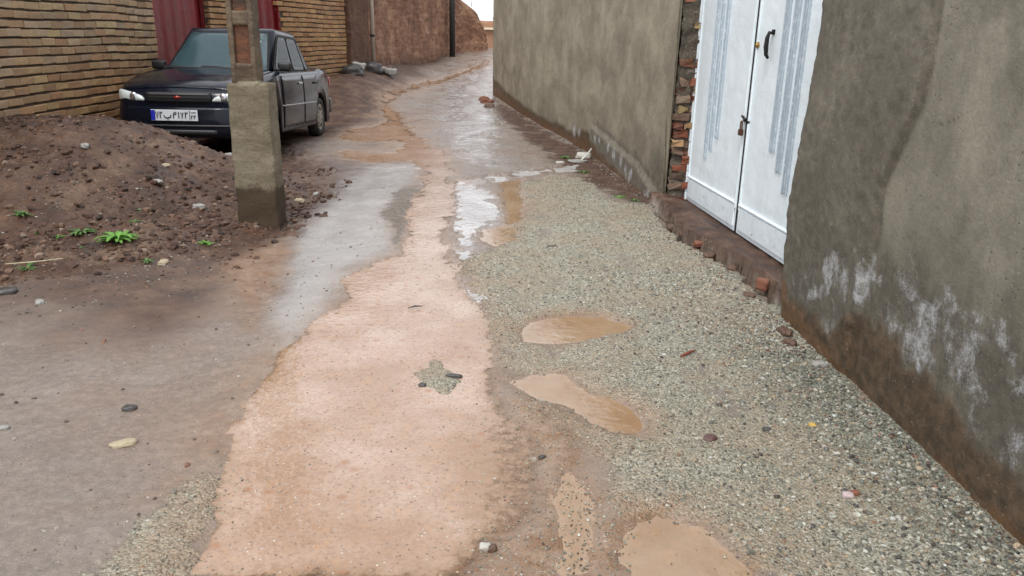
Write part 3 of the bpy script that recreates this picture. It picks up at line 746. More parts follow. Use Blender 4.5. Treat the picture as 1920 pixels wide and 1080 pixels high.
def rough_block(bm, x0, x1, y0, y1, z0, z1, n=(6, 4, 40), amp=.01, sc=9, taper=0.0, seed=0.0):
    """box with rough faces, as a closed subdivided shell"""
    from mathutils import noise as mn
    vs = {}
    nx, ny, nz_ = n
    def v(i, j, k):
        if (i, j, k) in vs: return vs[i, j, k]
        t = k / nz_
        cx, cy = (x0 + x1) / 2, (y0 + y1) / 2
        p = Vector((cx + (x0 + (x1 - x0) * i / nx - cx) * (1 - taper * t), cy + (y0 + (y1 - y0) * j / ny - cy) * (1 - taper * t), z0 + (z1 - z0) * t))
        d = mn.noise_vector(p * sc + Vector((seed, 0, 0))) * amp + mn.noise_vector(p * sc * 4) * amp * .4
        vs[i, j, k] = bm.verts.new(p + d)
        return vs[i, j, k]
    for k in range(nz_):
        for i in range(nx):
            bm.faces.new((v(i, 0, k), v(i + 1, 0, k), v(i + 1, 0, k + 1), v(i, 0, k + 1)))
            bm.faces.new((v(i, ny, k), v(i, ny, k + 1), v(i + 1, ny, k + 1), v(i + 1, ny, k)))
        for j in range(ny):
            bm.faces.new((v(0, j, k), v(0, j, k + 1), v(0, j + 1, k + 1), v(0, j + 1, k)))
            bm.faces.new((v(nx, j, k), v(nx, j + 1, k), v(nx, j + 1, k + 1), v(nx, j, k + 1)))
    for i in range(nx):
        for j in range(ny):
            bm.faces.new((v(i, j, 0), v(i, j + 1, 0), v(i + 1, j + 1, 0), v(i + 1, j, 0)))
            bm.faces.new((v(i, j, nz_), v(i + 1, j, nz_), v(i + 1, j + 1, nz_), v(i, j + 1, nz_)))
bm = bmesh.new(); rough_block(bm, 1.45, 1.70, 7.155, 7.42, -.1, 3.05, (14, 8, 150), .030, 11)
bm_obj('jamb_mortar', bm, mortar_m, w2, True)

# ---------------------------------------------------------------- white gate
gate = thing('metal_gate', 'white painted double leaf metal gate with padlock, set between the plastered walls', 'gate', (1.625, 7.15, .072), math.atan2(5.02 - 7.15, 1.825 - 1.625))
# local: +x along the gate towards the camera, -y... street side is local -y
n = NT('white gate paint')
tc = n.t.nodes.new('ShaderNodeTexCoord').outputs['Object']; z_ = n.xyz(tc)[2]
f = n.noise(5, 7, .65, vec=n.map(tc, (1, 1, .5)))
col = n.mix(n.rng(f, .35, .7, 0, .5), (.80, .88, .92), (.66, .74, .78))
ch = n.noise(26, 7, .72, vec=tc)
low = n.rng(z_, 0, .42, .075, 0)
chip = n.rng(n.math('ADD', ch, low), .69, .73)
col = n.mix(chip, col, n.mix(n.noise(60, 3), (.20, .10, .05), (.45, .42, .38)))
col = n.mix(n.math('MULTIPLY', n.rng(n.noise(8, 6, .7, vec=n.map(tc, (3, 1, .6))), .52, .75), n.rng(z_, .05, .5, .55, .08)), col, (.42, .34, .26))
gate_m = n.done(col, .38, n.bump(n.noise(5, 5, .55, vec=tc), .020, .6))
trim_m = simple('blue grey trim', (.40, .47, .53), .4, var=.15, sc=12, bump=.001, dirt=(.66, .70, .72))
groove_m = simple('grey groove', (.20, .25, .29), .5, bump=0)
dark_m = simple('black iron', (.02, .018, .018), .45, .6, bump=.001)
brass_m = simple('old brass', (.35, .22, .07), .4, .9, bump=0)
rust_m = simple('rusty steel', (.09, .035, .02), .7, .4, var=.5, sc=60, bump=.002)
def leaf(u0, u1, ribs, mirror):
    bm = bmesh.new()
    box(bm, ((u0 + u1) / 2, 0, 1.15), (u1 - u0, .035, 2.30), bev=.004)
    # raised pressed panels: kick panel and upper panel lips
    box(bm, ((u0 + u1) / 2, -.022, .118), (u1 - u0 - .08, .012, .17), bev=.005)
    box(bm, ((u0 + u1) / 2, -.024, .222), (u1 - u0 - .05, .020, .016), bev=.005)
    for uu in (u0 + .012, u1 - .012):
        uu = uu + (.02 if uu < (u0 + u1) / 2 else -.02)
        box(bm, (uu, -.023, 1.18), (.022, .012, 2.0), bev=.004)
    o = bm_obj('leaf', bm, gate_m, gate)
    for u, zb, w in ribs:
        b = bmesh.new()
        box(b, (u, -.0225, (zb + 2.2) / 2), (w, .010, 2.2 - zb), bev=.003)
        box(b, (u - w * .62, -.027, (zb + 2.2) / 2 - .01), (.008, .018, 2.2 - zb), bev=.003)
        box(b, (u + w * .62, -.027, (zb + 2.2) / 2 - .01), (.008, .018, 2.2 - zb), bev=.003)
        st__ = bm_obj('trim_strip', b, trim_m, o)
        b = bmesh.new(); box(b, (u + w * .30, -.0285, (zb + 2.2) / 2 - .01), (.006, .003, 2.2 - zb)); box(b, (u - w * .86, -.0250, (zb + 2.2) / 2 - .01), (.006, .004, 2.2 - zb))
        bm_obj('dark_groove', b, groove_m, st__)
    return o
L1 = leaf(.02, 1.272, [(.452, .46, .026), (.565, .54, .030), (.690, .66, .034)], 0)
L2 = leaf(1.300, 2.55, [(1.80, .70, .046), (1.94, .58, .050), (2.075, .46, .050)], 1)
bm = bmesh.new(); box(bm, (-.012, .005, 1.2), (.045, .07, 2.5), bev=.004); box(bm, (2.6, .005, 1.2), (.06, .07, 2.5), bev=.004); box(bm, (1.3, .01, 2.38), (2.55, .06, .09), bev=.004)
bm_obj('frame', bm, gate_m, gate)
bm = bmesh.new(); box(bm, (1.286, -.016, 1.15), (.020, .012, 2.3)); bm_obj('gap_shade', bm, dark_m, gate)  # black strip added for the shade in the gap between leaves
bm = bmesh.new(); box(bm, (1.28, .004, -.02), (2.52, .03, .036)); bm_obj('bottom_gap_shade', bm, dark_m, gate)  # thin dark box added as the shadow line beneath the leaves
bm = bmesh.new()
tube(bm, [(1.592, -.018, 1.47), (1.592, -.05, 1.475), (1.594, -.062, 1.44), (1.60, -.066, 1.38), (1.604, -.062, 1.33), (1.604, -.045, 1.305)], [.010, .012, .015, .017, .014, .009], 10)
box(bm, (1.59, -.021, 1.478), (.045, .012, .035), bev=.004)
bm_obj('pull_handle', bm, dark_m, gate)
bm = bmesh.new(); lathe(bm, [(.022, -.018), (.022, -.028), (.014, -.034), (.012, -.040)], 20, 'Y', (1.345, 0, 1.39)); bm_obj('lock_cylinder', bm, brass_m, gate)
hp = bmesh.new()
box(hp, (1.268, -.024, .855), (.075, .012, .028), bev=.003); box(hp, (1.318, -.024, .845), (.05, .014, .024), bev=.003)
tube(hp, [(1.255, -.03, .875), (1.262, -.052, .885), (1.285, -.055, .88), (1.30, -.045, .86)], .007, 8)
bm_obj('hasp', hp, dark_m, gate)
bm = bmesh.new()
box(bm, (1.272, -.052, .765), (.052, .026, .048), bev=.006)
tube(bm, [(1.256, -.052, .79), (1.256, -.052, .83), (1.264, -.052, .846), (1.28, -.052, .846), (1.288, -.052, .83), (1.288, -.052, .79)], .0055, 8)
tag(bm_obj('padlock', bm, rust_m, None), 'small rusty padlock hanging on the hasp of the white gate', 'padlock')
pl = bpy.data.objects['padlock']; pl.location = gate.location; pl.rotation_euler = gate.rotation_euler

# broken edge of the doorstep: chunks of brick and mud
def chunk(name, loc, size, mat, label, cat, rot=0.0, seed=0, amp=.22, parent=None, group=None, sub=3, lift=.2):
    bm = bmesh.new(); bmesh.ops.create_icosphere(bm, subdivisions=sub, radius=1)
    from mathutils import noise as mn
    for v in bm.verts:
        q = v.co.copy()
        # squarish stone: push towards a box
        m_ = max(abs(q.x), abs(q.y), abs(q.z)); q = q.lerp(q / m_, .45)
        q *= 1 + amp * mn.noise(q * 1.7 + Vector((seed * 3.1, seed, 0))) + amp * .35 * mn.noise(q * 5 + Vector((seed, 0, 7)))
        v.co = Vector((q.x * size[0], q.y * size[1], q.z * size[2]))
    bmesh.ops.rotate(bm, cent=(0, 0, 0), matrix=Matrix.Rotation(rot, 3, 'Z'), verts=bm.verts)
    o = bm_obj(name, bm, mat, parent, True)
    o.location = (loc[0], loc[1], loc[2] + size[2] * lift)
    return tag(o, label, cat, group)
brk_red = simple('broken red brick', (.20, .075, .045), .8, var=.35, sc=25, bump=.004, bsc=70, dirt=(.12, .08, .05))
st_grey = simple('grey stone', (.28, .27, .25), .5, var=.4, sc=30, bump=.003, bsc=90)
st_dark = simple('dark wet stone', (.05, .045, .042), .35, var=.4, sc=30, bump=.003, bsc=90)
st_yel = simple('yellow limestone', (.36, .30, .20), .6, var=.3, sc=30, bump=.003, bsc=90)
st_wht = simple('white stone', (.44, .42, .38), .5, var=.25, sc=40, bump=.002, bsc=90)
st_brn = simple('brown mud clod', (.10, .055, .035), .6, var=.4, sc=30, bump=.005, bsc=70)
wood_m = simple('wet brown wood', (.10, .045, .03), .6, var=.5, sc=20, bump=.003)

# ================================================================ CAR
car = thing('parked_car', 'dark navy saloon parked beside the brick wall behind the concrete pole base', 'car', (-3.73, 10.75, 0.045), math.radians(-90 - 2.0))
car.rotation_euler = (0, math.radians(-2.8), math.radians(-90.5)); car.scale = (1, 1, 1.045)
def paint_mat():
    n = NT('dark navy car paint')
    tc = n.t.nodes.new('ShaderNodeTexCoord').outputs['Object']
    d = n.rng(n.noise(7, 7, .7, vec=tc), .45, .75, 0, .35)
    z_ = n.xyz(tc)[2]
    low = n.rng(z_, .18, .55, .55, 0)
    f = n.math('MAXIMUM', d, n.math('MULTIPLY', low, n.noise(5, 6, .7, vec=tc)))
    col = n.mix(n.math('MULTIPLY', f, .5), (.002, .004, .011), (.035, .028, .022))
    # rain drops as fine bump
    v = n.voro(120, out='Distance', vec=tc)
    m = n.done(col, n.math('ADD', .13, n.math('MULTIPLY', f, .5)), n.bump(n.rng(v, .1, .35, 1, 0), .0008, .35))
    n.b.inputs['Coat Weight'].default_value = .12; n.b.inputs['Coat Roughness'].default_value = .05; n.b.inputs['Specular IOR Level'].default_value = .22
    return m
paint = paint_mat()
blk = simple('black plastic', (.010, .010, .012), .5, var=.3, bump=0)
glass = NT('tinted wet glass'); tcg = glass.t.nodes.new('ShaderNodeTexCoord').outputs['Object']
vg = glass.voro(70, out='Distance', vec=tcg)
glass_m = glass.done((.012, .03, .034), .05, glass.bump(glass.rng(vg, .1, .35, 1, 0), .0007, .3), spec=.45)
wgl = NT('misted windscreen with sky tint'); tcg = wgl.t.nodes.new('ShaderNodeTexCoord').outputs['Object']
wgl_m = wgl.done(wgl.mix(wgl.noise(4, 5, .6, vec=tcg), (.04, .09, .105), (.07, .14, .16)), .12, wgl.bump(wgl.rng(wgl.voro(70, out='Distance', vec=tcg), .1, .35, 1, 0), .0007, .3), spec=.9)  # teal of the reflected sky mixed into the misted glass colour
tyre_m = simple('tyre rubber', (.018, .017, .016), .75, var=.3, bump=.002, dirt=(.07, .05, .035))
rim_m = simple('silver wheel trim', (.42, .42, .42), .35, .7, var=.3, bump=0)
lens_m = simple('clear headlamp lens', (.62, .68, .66), .12, var=.25, sc=14, bump=.002, bsc=40, coat=.8)
amber_m = simple('amber lens', (.5, .16, .02), .2, bump=0, coat=.5)
redl_m = simple('red lamp lens', (.25, .008, .008), .15, bump=0, coat=.8)
chrome = simple('dull chrome', (.5, .5, .52), .25, .9, bump=0)

WF, WR, RW = 1.17, -1.175, .275            # axle positions and wheel radius
X = np.linspace(-1.97, 1.97, 220)
hw = np.interp(X, [-1.97, -1.93, -1.8, -1.5, -1.1, .9, 1.4, 1.7, 1.88, 1.95, 1.97], [.60, .70, .765, .795, .80, .80, .79, .765, .71, .64, .60])
zt = np.interp(X, [-1.97, -1.94, -1.86, -1.3, -1.1, .5, .78, 1.1, 1.45, 1.75, 1.88, 1.94, 1.97], [.70, .86, .925, .955, .925, .885, .90, .87, .815, .745, .695, .64, .56])
zb = np.full_like(X, .19)
arch = np.zeros_like(X)
for xa in (WF, WR):
    q = np.maximum(.325 ** 2 - (X - xa) ** 2, 0)
    arch = np.maximum(arch, np.where(q > 0, .285 + np.sqrt(q), 0))
zl = np.maximum(zb, arch)
V = []
for i, x in enumerate(X):
    w, t, l = hw[i], zt[i], zl[i]
    side = [(w * .80, l), (w * .975, l), (w * .99, min(l + .015, t - .12)), (w * 1.0, l + (t - l) * .30), (w * 1.0, l + (t - l) * .52), (w * .992, l + (t - l) * .74),
            (w * .972, t - .045), (w * .95, t - .014), (w * .91, t), (w * .6, t + .018), (w * .3, t + .027), (0, t + .03)]
    ring = [(0, l)] + side
    pts = [(x, y, z) for y, z in ring] + [(x, -y, z) for y, z in ring[-2:0:-1]]
    V.append(pts)
V = np.array(V); nu, nv_ = V.shape[:2]
i = np.arange(nu - 1)[:, None] * nv_; j = np.arange(nv_)[None, :]; j2 = (j + 1) % nv_
F_ = np.stack([i + j, i + nv_ + j, i + nv_ + j2, i + j2], -1).reshape(-1, 4)
body = from_arrays('body', V.reshape(-1, 3), F_, paint, car)
bm = bmesh.new(); bm.from_mesh(body.data); bm.verts.ensure_lookup_table()
for c in (0, nu - 1): bm.faces.new([bm.verts[c * nv_ + k] for k in range(nv_)])
bmesh.ops.recalc_face_normals(bm, faces=bm.faces); bm.to_mesh(body.data); bm.free()
def side_y(x, z):
    w = float(np.interp(x, X, hw)); t = float(np.interp(x, X, zt)); l = .19
    k = (z - l) / (t - l)
    return w * float(np.interp(k, [0, .3, .52, .74, .93, 1], [.985, 1.0, 1.0, .992, .972, .93]))
# cabin
cab = bmesh.new()
B0 = [(.80, .68), (-1.22, .665)]; T0 = [(.13, .555), (-.80, .53)]; ZB, ZT = .875, 1.415
def corner(fr, sgn, top):
    (x, y) = (T0 if top else B0)[0 if fr else 1]
    return Vector((x, y * sgn, ZT if top else ZB))
vb = [cab.verts.new(corner(a, s_, False)) for a, s_ in ((1, 1), (0, 1), (0, -1), (1, -1))]
vt = [cab.verts.new(corner(a, s_, True)) for a, s_ in ((1, 1), (0, 1), (0, -1), (1, -1))]
cab.faces.new(vb); cab.faces.new(vt[::-1])
for k in range(4): cab.faces.new((vb[k], vt[k], vt[(k + 1) % 4], vb[(k + 1) % 4]))
bmesh.ops.bevel(cab, geom=[e for e in cab.edges if e.verts[0].co.z > 1 or e.verts[1].co.z > 1], offset=.055, segments=5, affect='EDGES', profile=.5)
cabin = bm_obj('cabin', cab, paint, car, True)
# a crowned roof skin on top
bm = bmesh.new(); n1_, n2_ = 14, 12; gv = {}
for a in range(n1_ + 1):
    for b in range(n2_ + 1):
        u, v = a / n1_, b / n2_ * 2 - 1
        x = .10 - u * .87; y = v * (.525 - .02 * u)
        gv[a, b] = bm.verts.new((x, y, 1.405 + .040 * (1 - v * v) ** .8 * (math.sin(math.pi * min(max(u, .0), 1)) ** .5 if 0 < u < 1 else 0)))
for a in range(n1_):
    for b in range(n2_): bm.faces.new((gv[a, b], gv[a + 1, b], gv[a + 1, b + 1], gv[a, b + 1]))
bm_obj('roof', bm, paint, car, True)
def pane(name, corners, mat, off, n_=8, parent=None, trim=None, thick=.006, bulge=.0):
    """4 corners (Vector), a glass pane with thickness, lifted along its normal"""
    a, b, c, d = [Vector(q) for q in corners]
    nr = (b - a).cross(d - a).normalized()
    ctr = (a + b + c + d) / 4
    if nr.dot(ctr - Vector((-.3, 0, .9))) < 0: nr = -nr
    bm = bmesh.new(); g = {}
    for i_ in range(n_ + 1):
        for j_ in range(n_ + 1):
            u, v = i_ / n_, j_ / n_
            p = (a * (1 - u) + b * u) * (1 - v) + (d * (1 - u) + c * u) * v
            p = p + nr * (off + bulge * (1 - (2 * u - 1) ** 2) * (1 - (2 * v - 1) ** 2))
            g[i_, j_] = bm.verts.new(p)
    for i_ in range(n_):
        for j_ in range(n_): bm.faces.new((g[i_, j_], g[i_ + 1, j_], g[i_ + 1, j_ + 1], g[i_, j_ + 1]))
    r = bmesh.ops.solidify(bm, geom=bm.faces[:], thickness=thick)
    return bm_obj(name, bm, mat, parent or car, True)
def on_side(x, k, sgn):      # point on the cabin side: k 0 belt .. 1 roof
    f_b = Vector((x, 0, 0))
    y = (.68 - (.80 - x) / 2.02 * .015) * (1 - k) + (.555 - (.13 - x) / .93 * .025) * k
    return Vector((x, y * sgn, ZB + (ZT - ZB) * k))
def on_front(y, k):
    return Vector((.80 + (.13 - .80) * k, y, ZB + (ZT - ZB) * k))
def on_back(y, k):
    return Vector((-1.22 + (-.80 + 1.22) * k, y, ZB + (ZT - ZB) * k))
pane('windscreen_seal', [on_front(-.655, .02), on_front(.655, .02), on_front(.515, .92), on_front(-.515, .92)], blk, .002, 8, bulge=.02)
pane('windscreen', [on_front(-.62, .06), on_front(.62, .06), on_front(.49, .87), on_front(-.49, .87)], wgl_m, .008, 8, bulge=.02)
pane('rear_window', [on_back(-.56, .10), on_back(.56, .10), on_back(.46, .85), on_back(-.46, .85)], glass_m, .004, 8, bulge=.01)
for sg in (1, -1):
    pane('window_frame', [on_side(.70, .02, sg), on_side(-1.08, .02, sg), on_side(-.80, .88, sg), on_side(.12, .88, sg)], blk, .003)
    pane('side_window', [on_side(.60, .08, sg), on_side(-.20, .08, sg), on_side(-.20, .83, sg), on_side(.11, .83, sg)], glass_m, .008)
    pane('side_window', [on_side(-.25, .08, sg), on_side(-.82, .08, sg), on_side(-.70, .83, sg), on_side(-.25, .83, sg)], glass_m, .008)
    pane('side_window', [on_side(-.87, .08, sg), on_side(-1.02, .08, sg), on_side(-.80, .80, sg), on_side(-.75, .80, sg)], glass_m, .008, 4)
    # doors as thin raised skins
    for (xa, xb_) in ((.74, -.20), (-.225, -.98)):
        bm = bmesh.new(); g = {}; na, nb_ = 20, 12
        for a in range(na + 1):
            for b in range(nb_ + 1):
                x = xa + (xb_ - xa) * a / na
                l = max(.235, float(np.interp(x, X, zl)) + .03); t = float(np.interp(x, X, zt)) - .05
                z = l + (t - l) * b / nb_
                g[a, b] = bm.verts.new((x, sg * (side_y(x, z) + .007), z))
        for a in range(na):
            for b in range(nb_): bm.faces.new((g[a, b], g[a + 1, b], g[a + 1, b + 1], g[a, b + 1]))
        bmesh.ops.recalc_face_normals(bm, faces=bm.faces)
        bmesh.ops.solidify(bm, geom=bm.faces[:], thickness=.006)
        dr = bm_obj('door', bm, paint, car, True)
        b2_ = bmesh.new(); xh = xb_ + .13; box(b2_, (xh, sg * (side_y(xh, .76) + .018), .76), (.15, .022, .03), bev=.008)
        bm_obj('handle', b2_, chrome if sg > 0 and xa > 0 else blk, dr)
    bm = bmesh.new()
    for xa, xb_ in ((.80, -.84),):
        tube(bm, [(x, sg * (side_y(x, .50) + .008), .50) for x in np.linspace(xa, xb_, 14)], .008, 6)
    bm_obj('side_moulding', bm, rim_m, car, True)
    bm = bmesh.new(); box(bm, (0, sg * .765, .215), (1.62, .05, .05), bev=.012); bm_obj('sill', bm, blk, car)
    # mirror
    bm = bmesh.new(); box(bm, (.60, sg * .80, .955), (.09, .17, .105), bev=.03, seg=3); box(bm, (.62, sg * .71, .92), (.06, .08, .04), bev=.01)
    bm_obj('wing_mirror', bm, blk, car, True)
    # wheels
    for xa in (WF, WR):
        w = thing('wheel', None, None, (xa, sg * .70, RW)); w.parent = car; del_ = 0
        bm = bmesh.new()
        s1 = sg
        lathe(bm, [(.16, -.075 * s1), (.225, -.082 * s1), (.262, -.072 * s1), (.275, -.045 * s1), (.277, 0), (.275, .045 * s1), (.262, .072 * s1), (.225, .082 * s1), (.185, .070 * s1), (.178, .03 * s1)], 44)
        bm_obj('tyre', bm, tyre_m, w, True)
        bm = bmesh.new()
        lathe(bm, [(.182, .02 * s1), (.184, .068 * s1), (.172, .074 * s1), (.158, .058 * s1), (.10, .066 * s1), (.05, .078 * s1), (.03, .080 * s1)], 44)
        rm = bm_obj('rim', bm, rim_m, w, True)
        for k in range(9):
            t_ = 2 * math.pi * k / 9
            bm = bmesh.new()
            box(bm, (.122 * math.cos(t_), .066 * s1, .122 * math.sin(t_)), (.045, .01, .022), Matrix.Rotation(-t_, 3, 'Y'), .004)
            bm_obj('rim_opening', bm, blk, w)
# bonnet skin
bm = bmesh.new(); g = {}; na, nb_ = 22, 16
for a in range(na + 1):
    for b in range(nb_ + 1):
        x = .86 + (1.90 - .86) * a / na; v = b / nb_ * 2 - 1
        w = float(np.interp(x, X, hw)) * .90; t = float(np.interp(x, X, zt))
        y = v * w
        z = t + float(np.interp(abs(y) / float(np.interp(x, X, hw)), [0, .3, .6, .91], [.03, .027, .018, .0])) + .007
        z += .006 * (math.exp(-((abs(v) - .62) / .06) ** 2))
        g[a, b] = bm.verts.new((x, y, z))
for a in range(na):
    for b in range(nb_): bm.faces.new((g[a, b], g[a, b + 1], g[a + 1, b + 1], g[a + 1, b]))
bmesh.ops.recalc_face_normals(bm, faces=bm.faces)
bmesh.ops.solidify(bm, geom=bm.faces[:], thickness=.005)
bm_obj('bonnet', bm, paint, car, True)
def front_strip(name, ya, yb, z0, z1, off, mat, depth=.03, n_=20, parent=None, lean=0.0, cap=None):
    """strip following the plan curve of the nose"""
    def fx(y):
        return float(np.interp(abs(y), [0, .45, .62, .70, .76, .80], [1.985, 1.965, 1.925, 1.87, 1.76, 1.60]))
    bm = bmesh.new(); R0 = []
    for i_ in range(n_ + 1):
        y = ya + (yb - ya) * i_ / n_; x = fx(y)
        h0, h1 = z0, z1
        if cap: h0, h1 = cap(i_ / n_)
        q = [(x - depth + off, h0), (x + off - .006, h0), (x + off + .004, h0 + (h1 - h0) * .2), (x + off + .006, h0 + (h1 - h0) * .55), (x + off - .004 + lean, h1 - (h1 - h0) * .08), (x + off - .015 + lean, h1), (x - depth + off, h1)]
        R0.append([bm.verts.new((a_, y, b_)) for a_, b_ in q])
    for A, B in zip(R0, R0[1:]):
        for k in range(len(A)): bm.faces.new((A[k], A[(k + 1) % len(A)], B[(k + 1) % len(B)], B[k]))
    bm.faces.new(R0[0]); bm.faces.new(R0[-1][::-1])
    return bm_obj(name, bm, mat, parent or car, True)
front_strip('front_bumper', -.795, .795, .20, .50, .045, paint, .16, 40, cap=lambda t: (.20, .515))
bm_front = front_strip('bumper_insert', -.70, .70, .305, .335, .054, blk, .05, 30)
front_strip('grille', -.36, .36, .56, .665, .012, blk, .09, 20)
for k in range(3): front_strip('grille_bar', -.35, .35, .577 + k * .03, .583 + k * .03, .020, dark_m, .02, 16)
bm = bmesh.new()
tube(bm, [(2.0, -.045, .615), (2.005, 0, .615), (2.0, .045, .615)], [.005, .021, .005], 10)
emb = bm_obj('badge', bm, simple('red badge', (.26, .015, .012), .3, bump=0, coat=.5), car, True)
for sg in (1, -1):
    hl = front_strip('headlight', sg * .385, sg * .76, .56, .69, .018, lens_m, .10, 14, cap=lambda t: (.572, .600 + .090 * min(1, t * 1.3) ** .6 - .03 * max(0, t - .8) / .2))
    bm = bmesh.new(); lathe(bm, [(.048, 0), (.042, .010), (.02, .016), (.012, .016)], 20, 'Z')
    bmesh.ops.rotate(bm, cent=(0, 0, 0), matrix=Matrix.Rotation(math.radians(90), 3, 'Y'), verts=bm.verts)
    bmesh.ops.translate(bm, vec=(1.968, sg * .50, .615), verts=bm.verts)
    bm_obj('reflector', bm, chrome, hl, True)
    front_strip('indicator_lamp', sg * .752, sg * .79, .57, .67, .015, amber_m, .05, 4)
front_strip('lower_grille', -.42, .42, .225, .285, .052, blk, .05, 16)
# rear lamps and rear bumper
for sg in (1, -1):
    bm = bmesh.new(); box(bm, (-1.92, sg * .60, .76), (.10, .30, .15), bev=.02); bm_obj('tail_light', bm, redl_m, car, True)
bm = bmesh.new(); box(bm, (-1.93, 0, .42), (.22, 1.52, .24), bev=.05, seg=4); bm_obj('rear_bumper', bm, paint, car, True)
# wipers
bm = bmesh.new()
for y0 in (.30, -.22):
    a = on_front(y0, .01) + Vector((.03, 0, .035)); b = on_front(y0 - .50, .09) + Vector((.02, 0, .022))
    tube(bm, [a, a.lerp(b, .5) + Vector((.01, 0, .008)), b], .007, 6)
bm_obj('wiper', bm, blk, car)
bm = bmesh.new(); box(bm, (.84, 0, .925), (.09, 1.15, .02), bev=.006); bm_obj('cowl', bm, blk, car)
# number plate: blue band, black strokes for Persian numerals
plate = bm_obj('number_plate', (lambda b: (box(b, (2.045, -.03, .43), (.012, .52, .115), bev=.003), b)[1])(bmesh.new()), simple('white plate', (.55, .58, .60), .35, bump=0), car)
bm = bmesh.new(); box(bm, (2.0525, -.265, .43), (.003, .045, .105)); bm_obj('blue_band', bm, simple('plate blue', (.01, .02, .35), .4, bump=0), plate)
st = bmesh.new()
def stroke(pts, r=.0055):
    tube(st, [(2.0535, y, z) for y, z in pts], r, 6)
Y0, Z0 = -.03, .43
def g(px, pz): return (Y0 + px, Z0 + pz)
# seven, eight (V forms), letter, three numerals, divider, two small numerals
stroke([g(-.205, .035), g(-.19, -.03), g(-.175, .035)]); stroke([g(-.155, .035), g(-.155, -.03)]); stroke([g(-.155, .035), g(-.14, .02), g(-.13, .035)])
stroke([g(-.115, .0), g(-.105, -.022), g(-.075, -.028), g(-.045, -.02), g(-.035, .005)], .006); stroke([g(-.075, -.043), g(-.07, -.043)], .006)
stroke([g(-.01, -.03), g(-.005, .02), g(.012, .035), g(.026, .02), g(.012, .008), g(-.004, .012)])
stroke([g(.05, .035), g(.05, -.03)]); stroke([g(.075, .03), g(.088, -.03), g(.10, .03)])
stroke([g(.125, .035), g(.125, -.03)]); stroke([g(.125, .03), g(.137, .018), g(.15, .032)])
stroke([g(.172, .052), g(.172, -.052)], .003)
stroke([g(.19, .0), g(.19, -.035)], .005); stroke([g(.19, .0), g(.20, -.01), g(.208, 0)], .004); stroke([g(.222, .0), g(.222, -.035)], .005); stroke([g(.222, .0), g(.232, -.01), g(.24, 0)], .004)
stroke([g(.186, .032), g(.205, .026), g(.222, .034), g(.243, .028)], .004)
bm_obj('plate_numerals', st, blk, plate)

# ================================================================ CONCRETE BASE AND POLE
def conc_mat(name, ca, cb, stain_z=0.0, stain=(.04, .03, .015)):
    n = NT(name)
    tc = n.t.nodes.new('ShaderNodeTexCoord').outputs['Object']; z_ = n.xyz(tc)[2]
    a = n.noise(5, 7, .65, vec=n.map(tc, (1, 1, 2.2))); f = n.noise(60, 6, .7, vec=tc)
    col = n.mix(n.rng(a, .3, .7), ca, cb)
    col = n.mix(n.rng(f, .4, .7, 0, .5), col, n.mix(.6, col, (0, 0, 0)))
    if stain_z:
        zz_ = n.math('ADD', z_, n.math('MULTIPLY', n.math('SUBTRACT', n.noise(8, 5, .6, vec=tc), .5), .22))
        col = n.mix(n.rng(zz_, stain_z - .03, stain_z + .04, .94, 0), col, n.mix(f, stain, tuple(x * 2.2 for x in stain)))
    return n.done(col, .82, n.bump(n.math('ADD', f, a), .010, .8))
base_m = conc_mat('cast concrete', (.135, .108, .065), (.235, .20, .14), .30, (.028, .016, .007))
pole_m = conc_mat('old pole concrete', (.06, .038, .022), (.19, .14, .09))
rustc_m = conc_mat('rust stained concrete', (.035, .025, .018), (.19, .07, .03))
bz_ = gz(-2.05, 6.2)
blk_o = thing('pole_base', 'square cast concrete block around the foot of the utility pole, brown stained at the bottom', 'concrete base', (-2.06, 6.22, 0))
bm = bmesh.new(); rough_block(bm, -.166, .166, -.11, .11, -.15, 1.115, (14, 10, 50), .010, 7, .06)
bm_obj('block', bm, base_m, blk_o, True)
bm = bmesh.new(); rough_block(bm, -.10, .09, -.10, .09, 1.105, 1.135, (8, 8, 2), .012, 14, .25); bm_obj('mortar_collar', bm, base_m, blk_o, True)
up_ = thing('utility_pole', 'weathered concrete utility pole with recessed panels rising from the cast block', 'utility pole', (-2.085, 6.22, 1.10))
for xa, xb_ in ((-.098, -.060), (.060, .098)):
    bm = bmesh.new(); rough_block(bm, xa, xb_, -.075, .075, 0, 6.0, (3, 8, 150), .006, 9); bm_obj('flange', bm, pole_m, up_, True)
bm = bmesh.new(); rough_block(bm, -.065, .065, -.050, .045, 0, 6.0, (8, 4, 150), .006, 9); bm_obj('web', bm, rustc_m, up_, True)
for z0, hh in ((0, .16), (.44, .1), (1.10, .1), (1.76, .1), (2.42, .1), (3.08, .1), (3.74, .1), (4.4, .1)):
    bm = bmesh.new(); rough_block(bm, -.066, .066, -.071, .071, z0, z0 + hh, (8, 6, 6), .006, 9)
    bm_obj('cross_rib', bm, pole_m, up_, True)

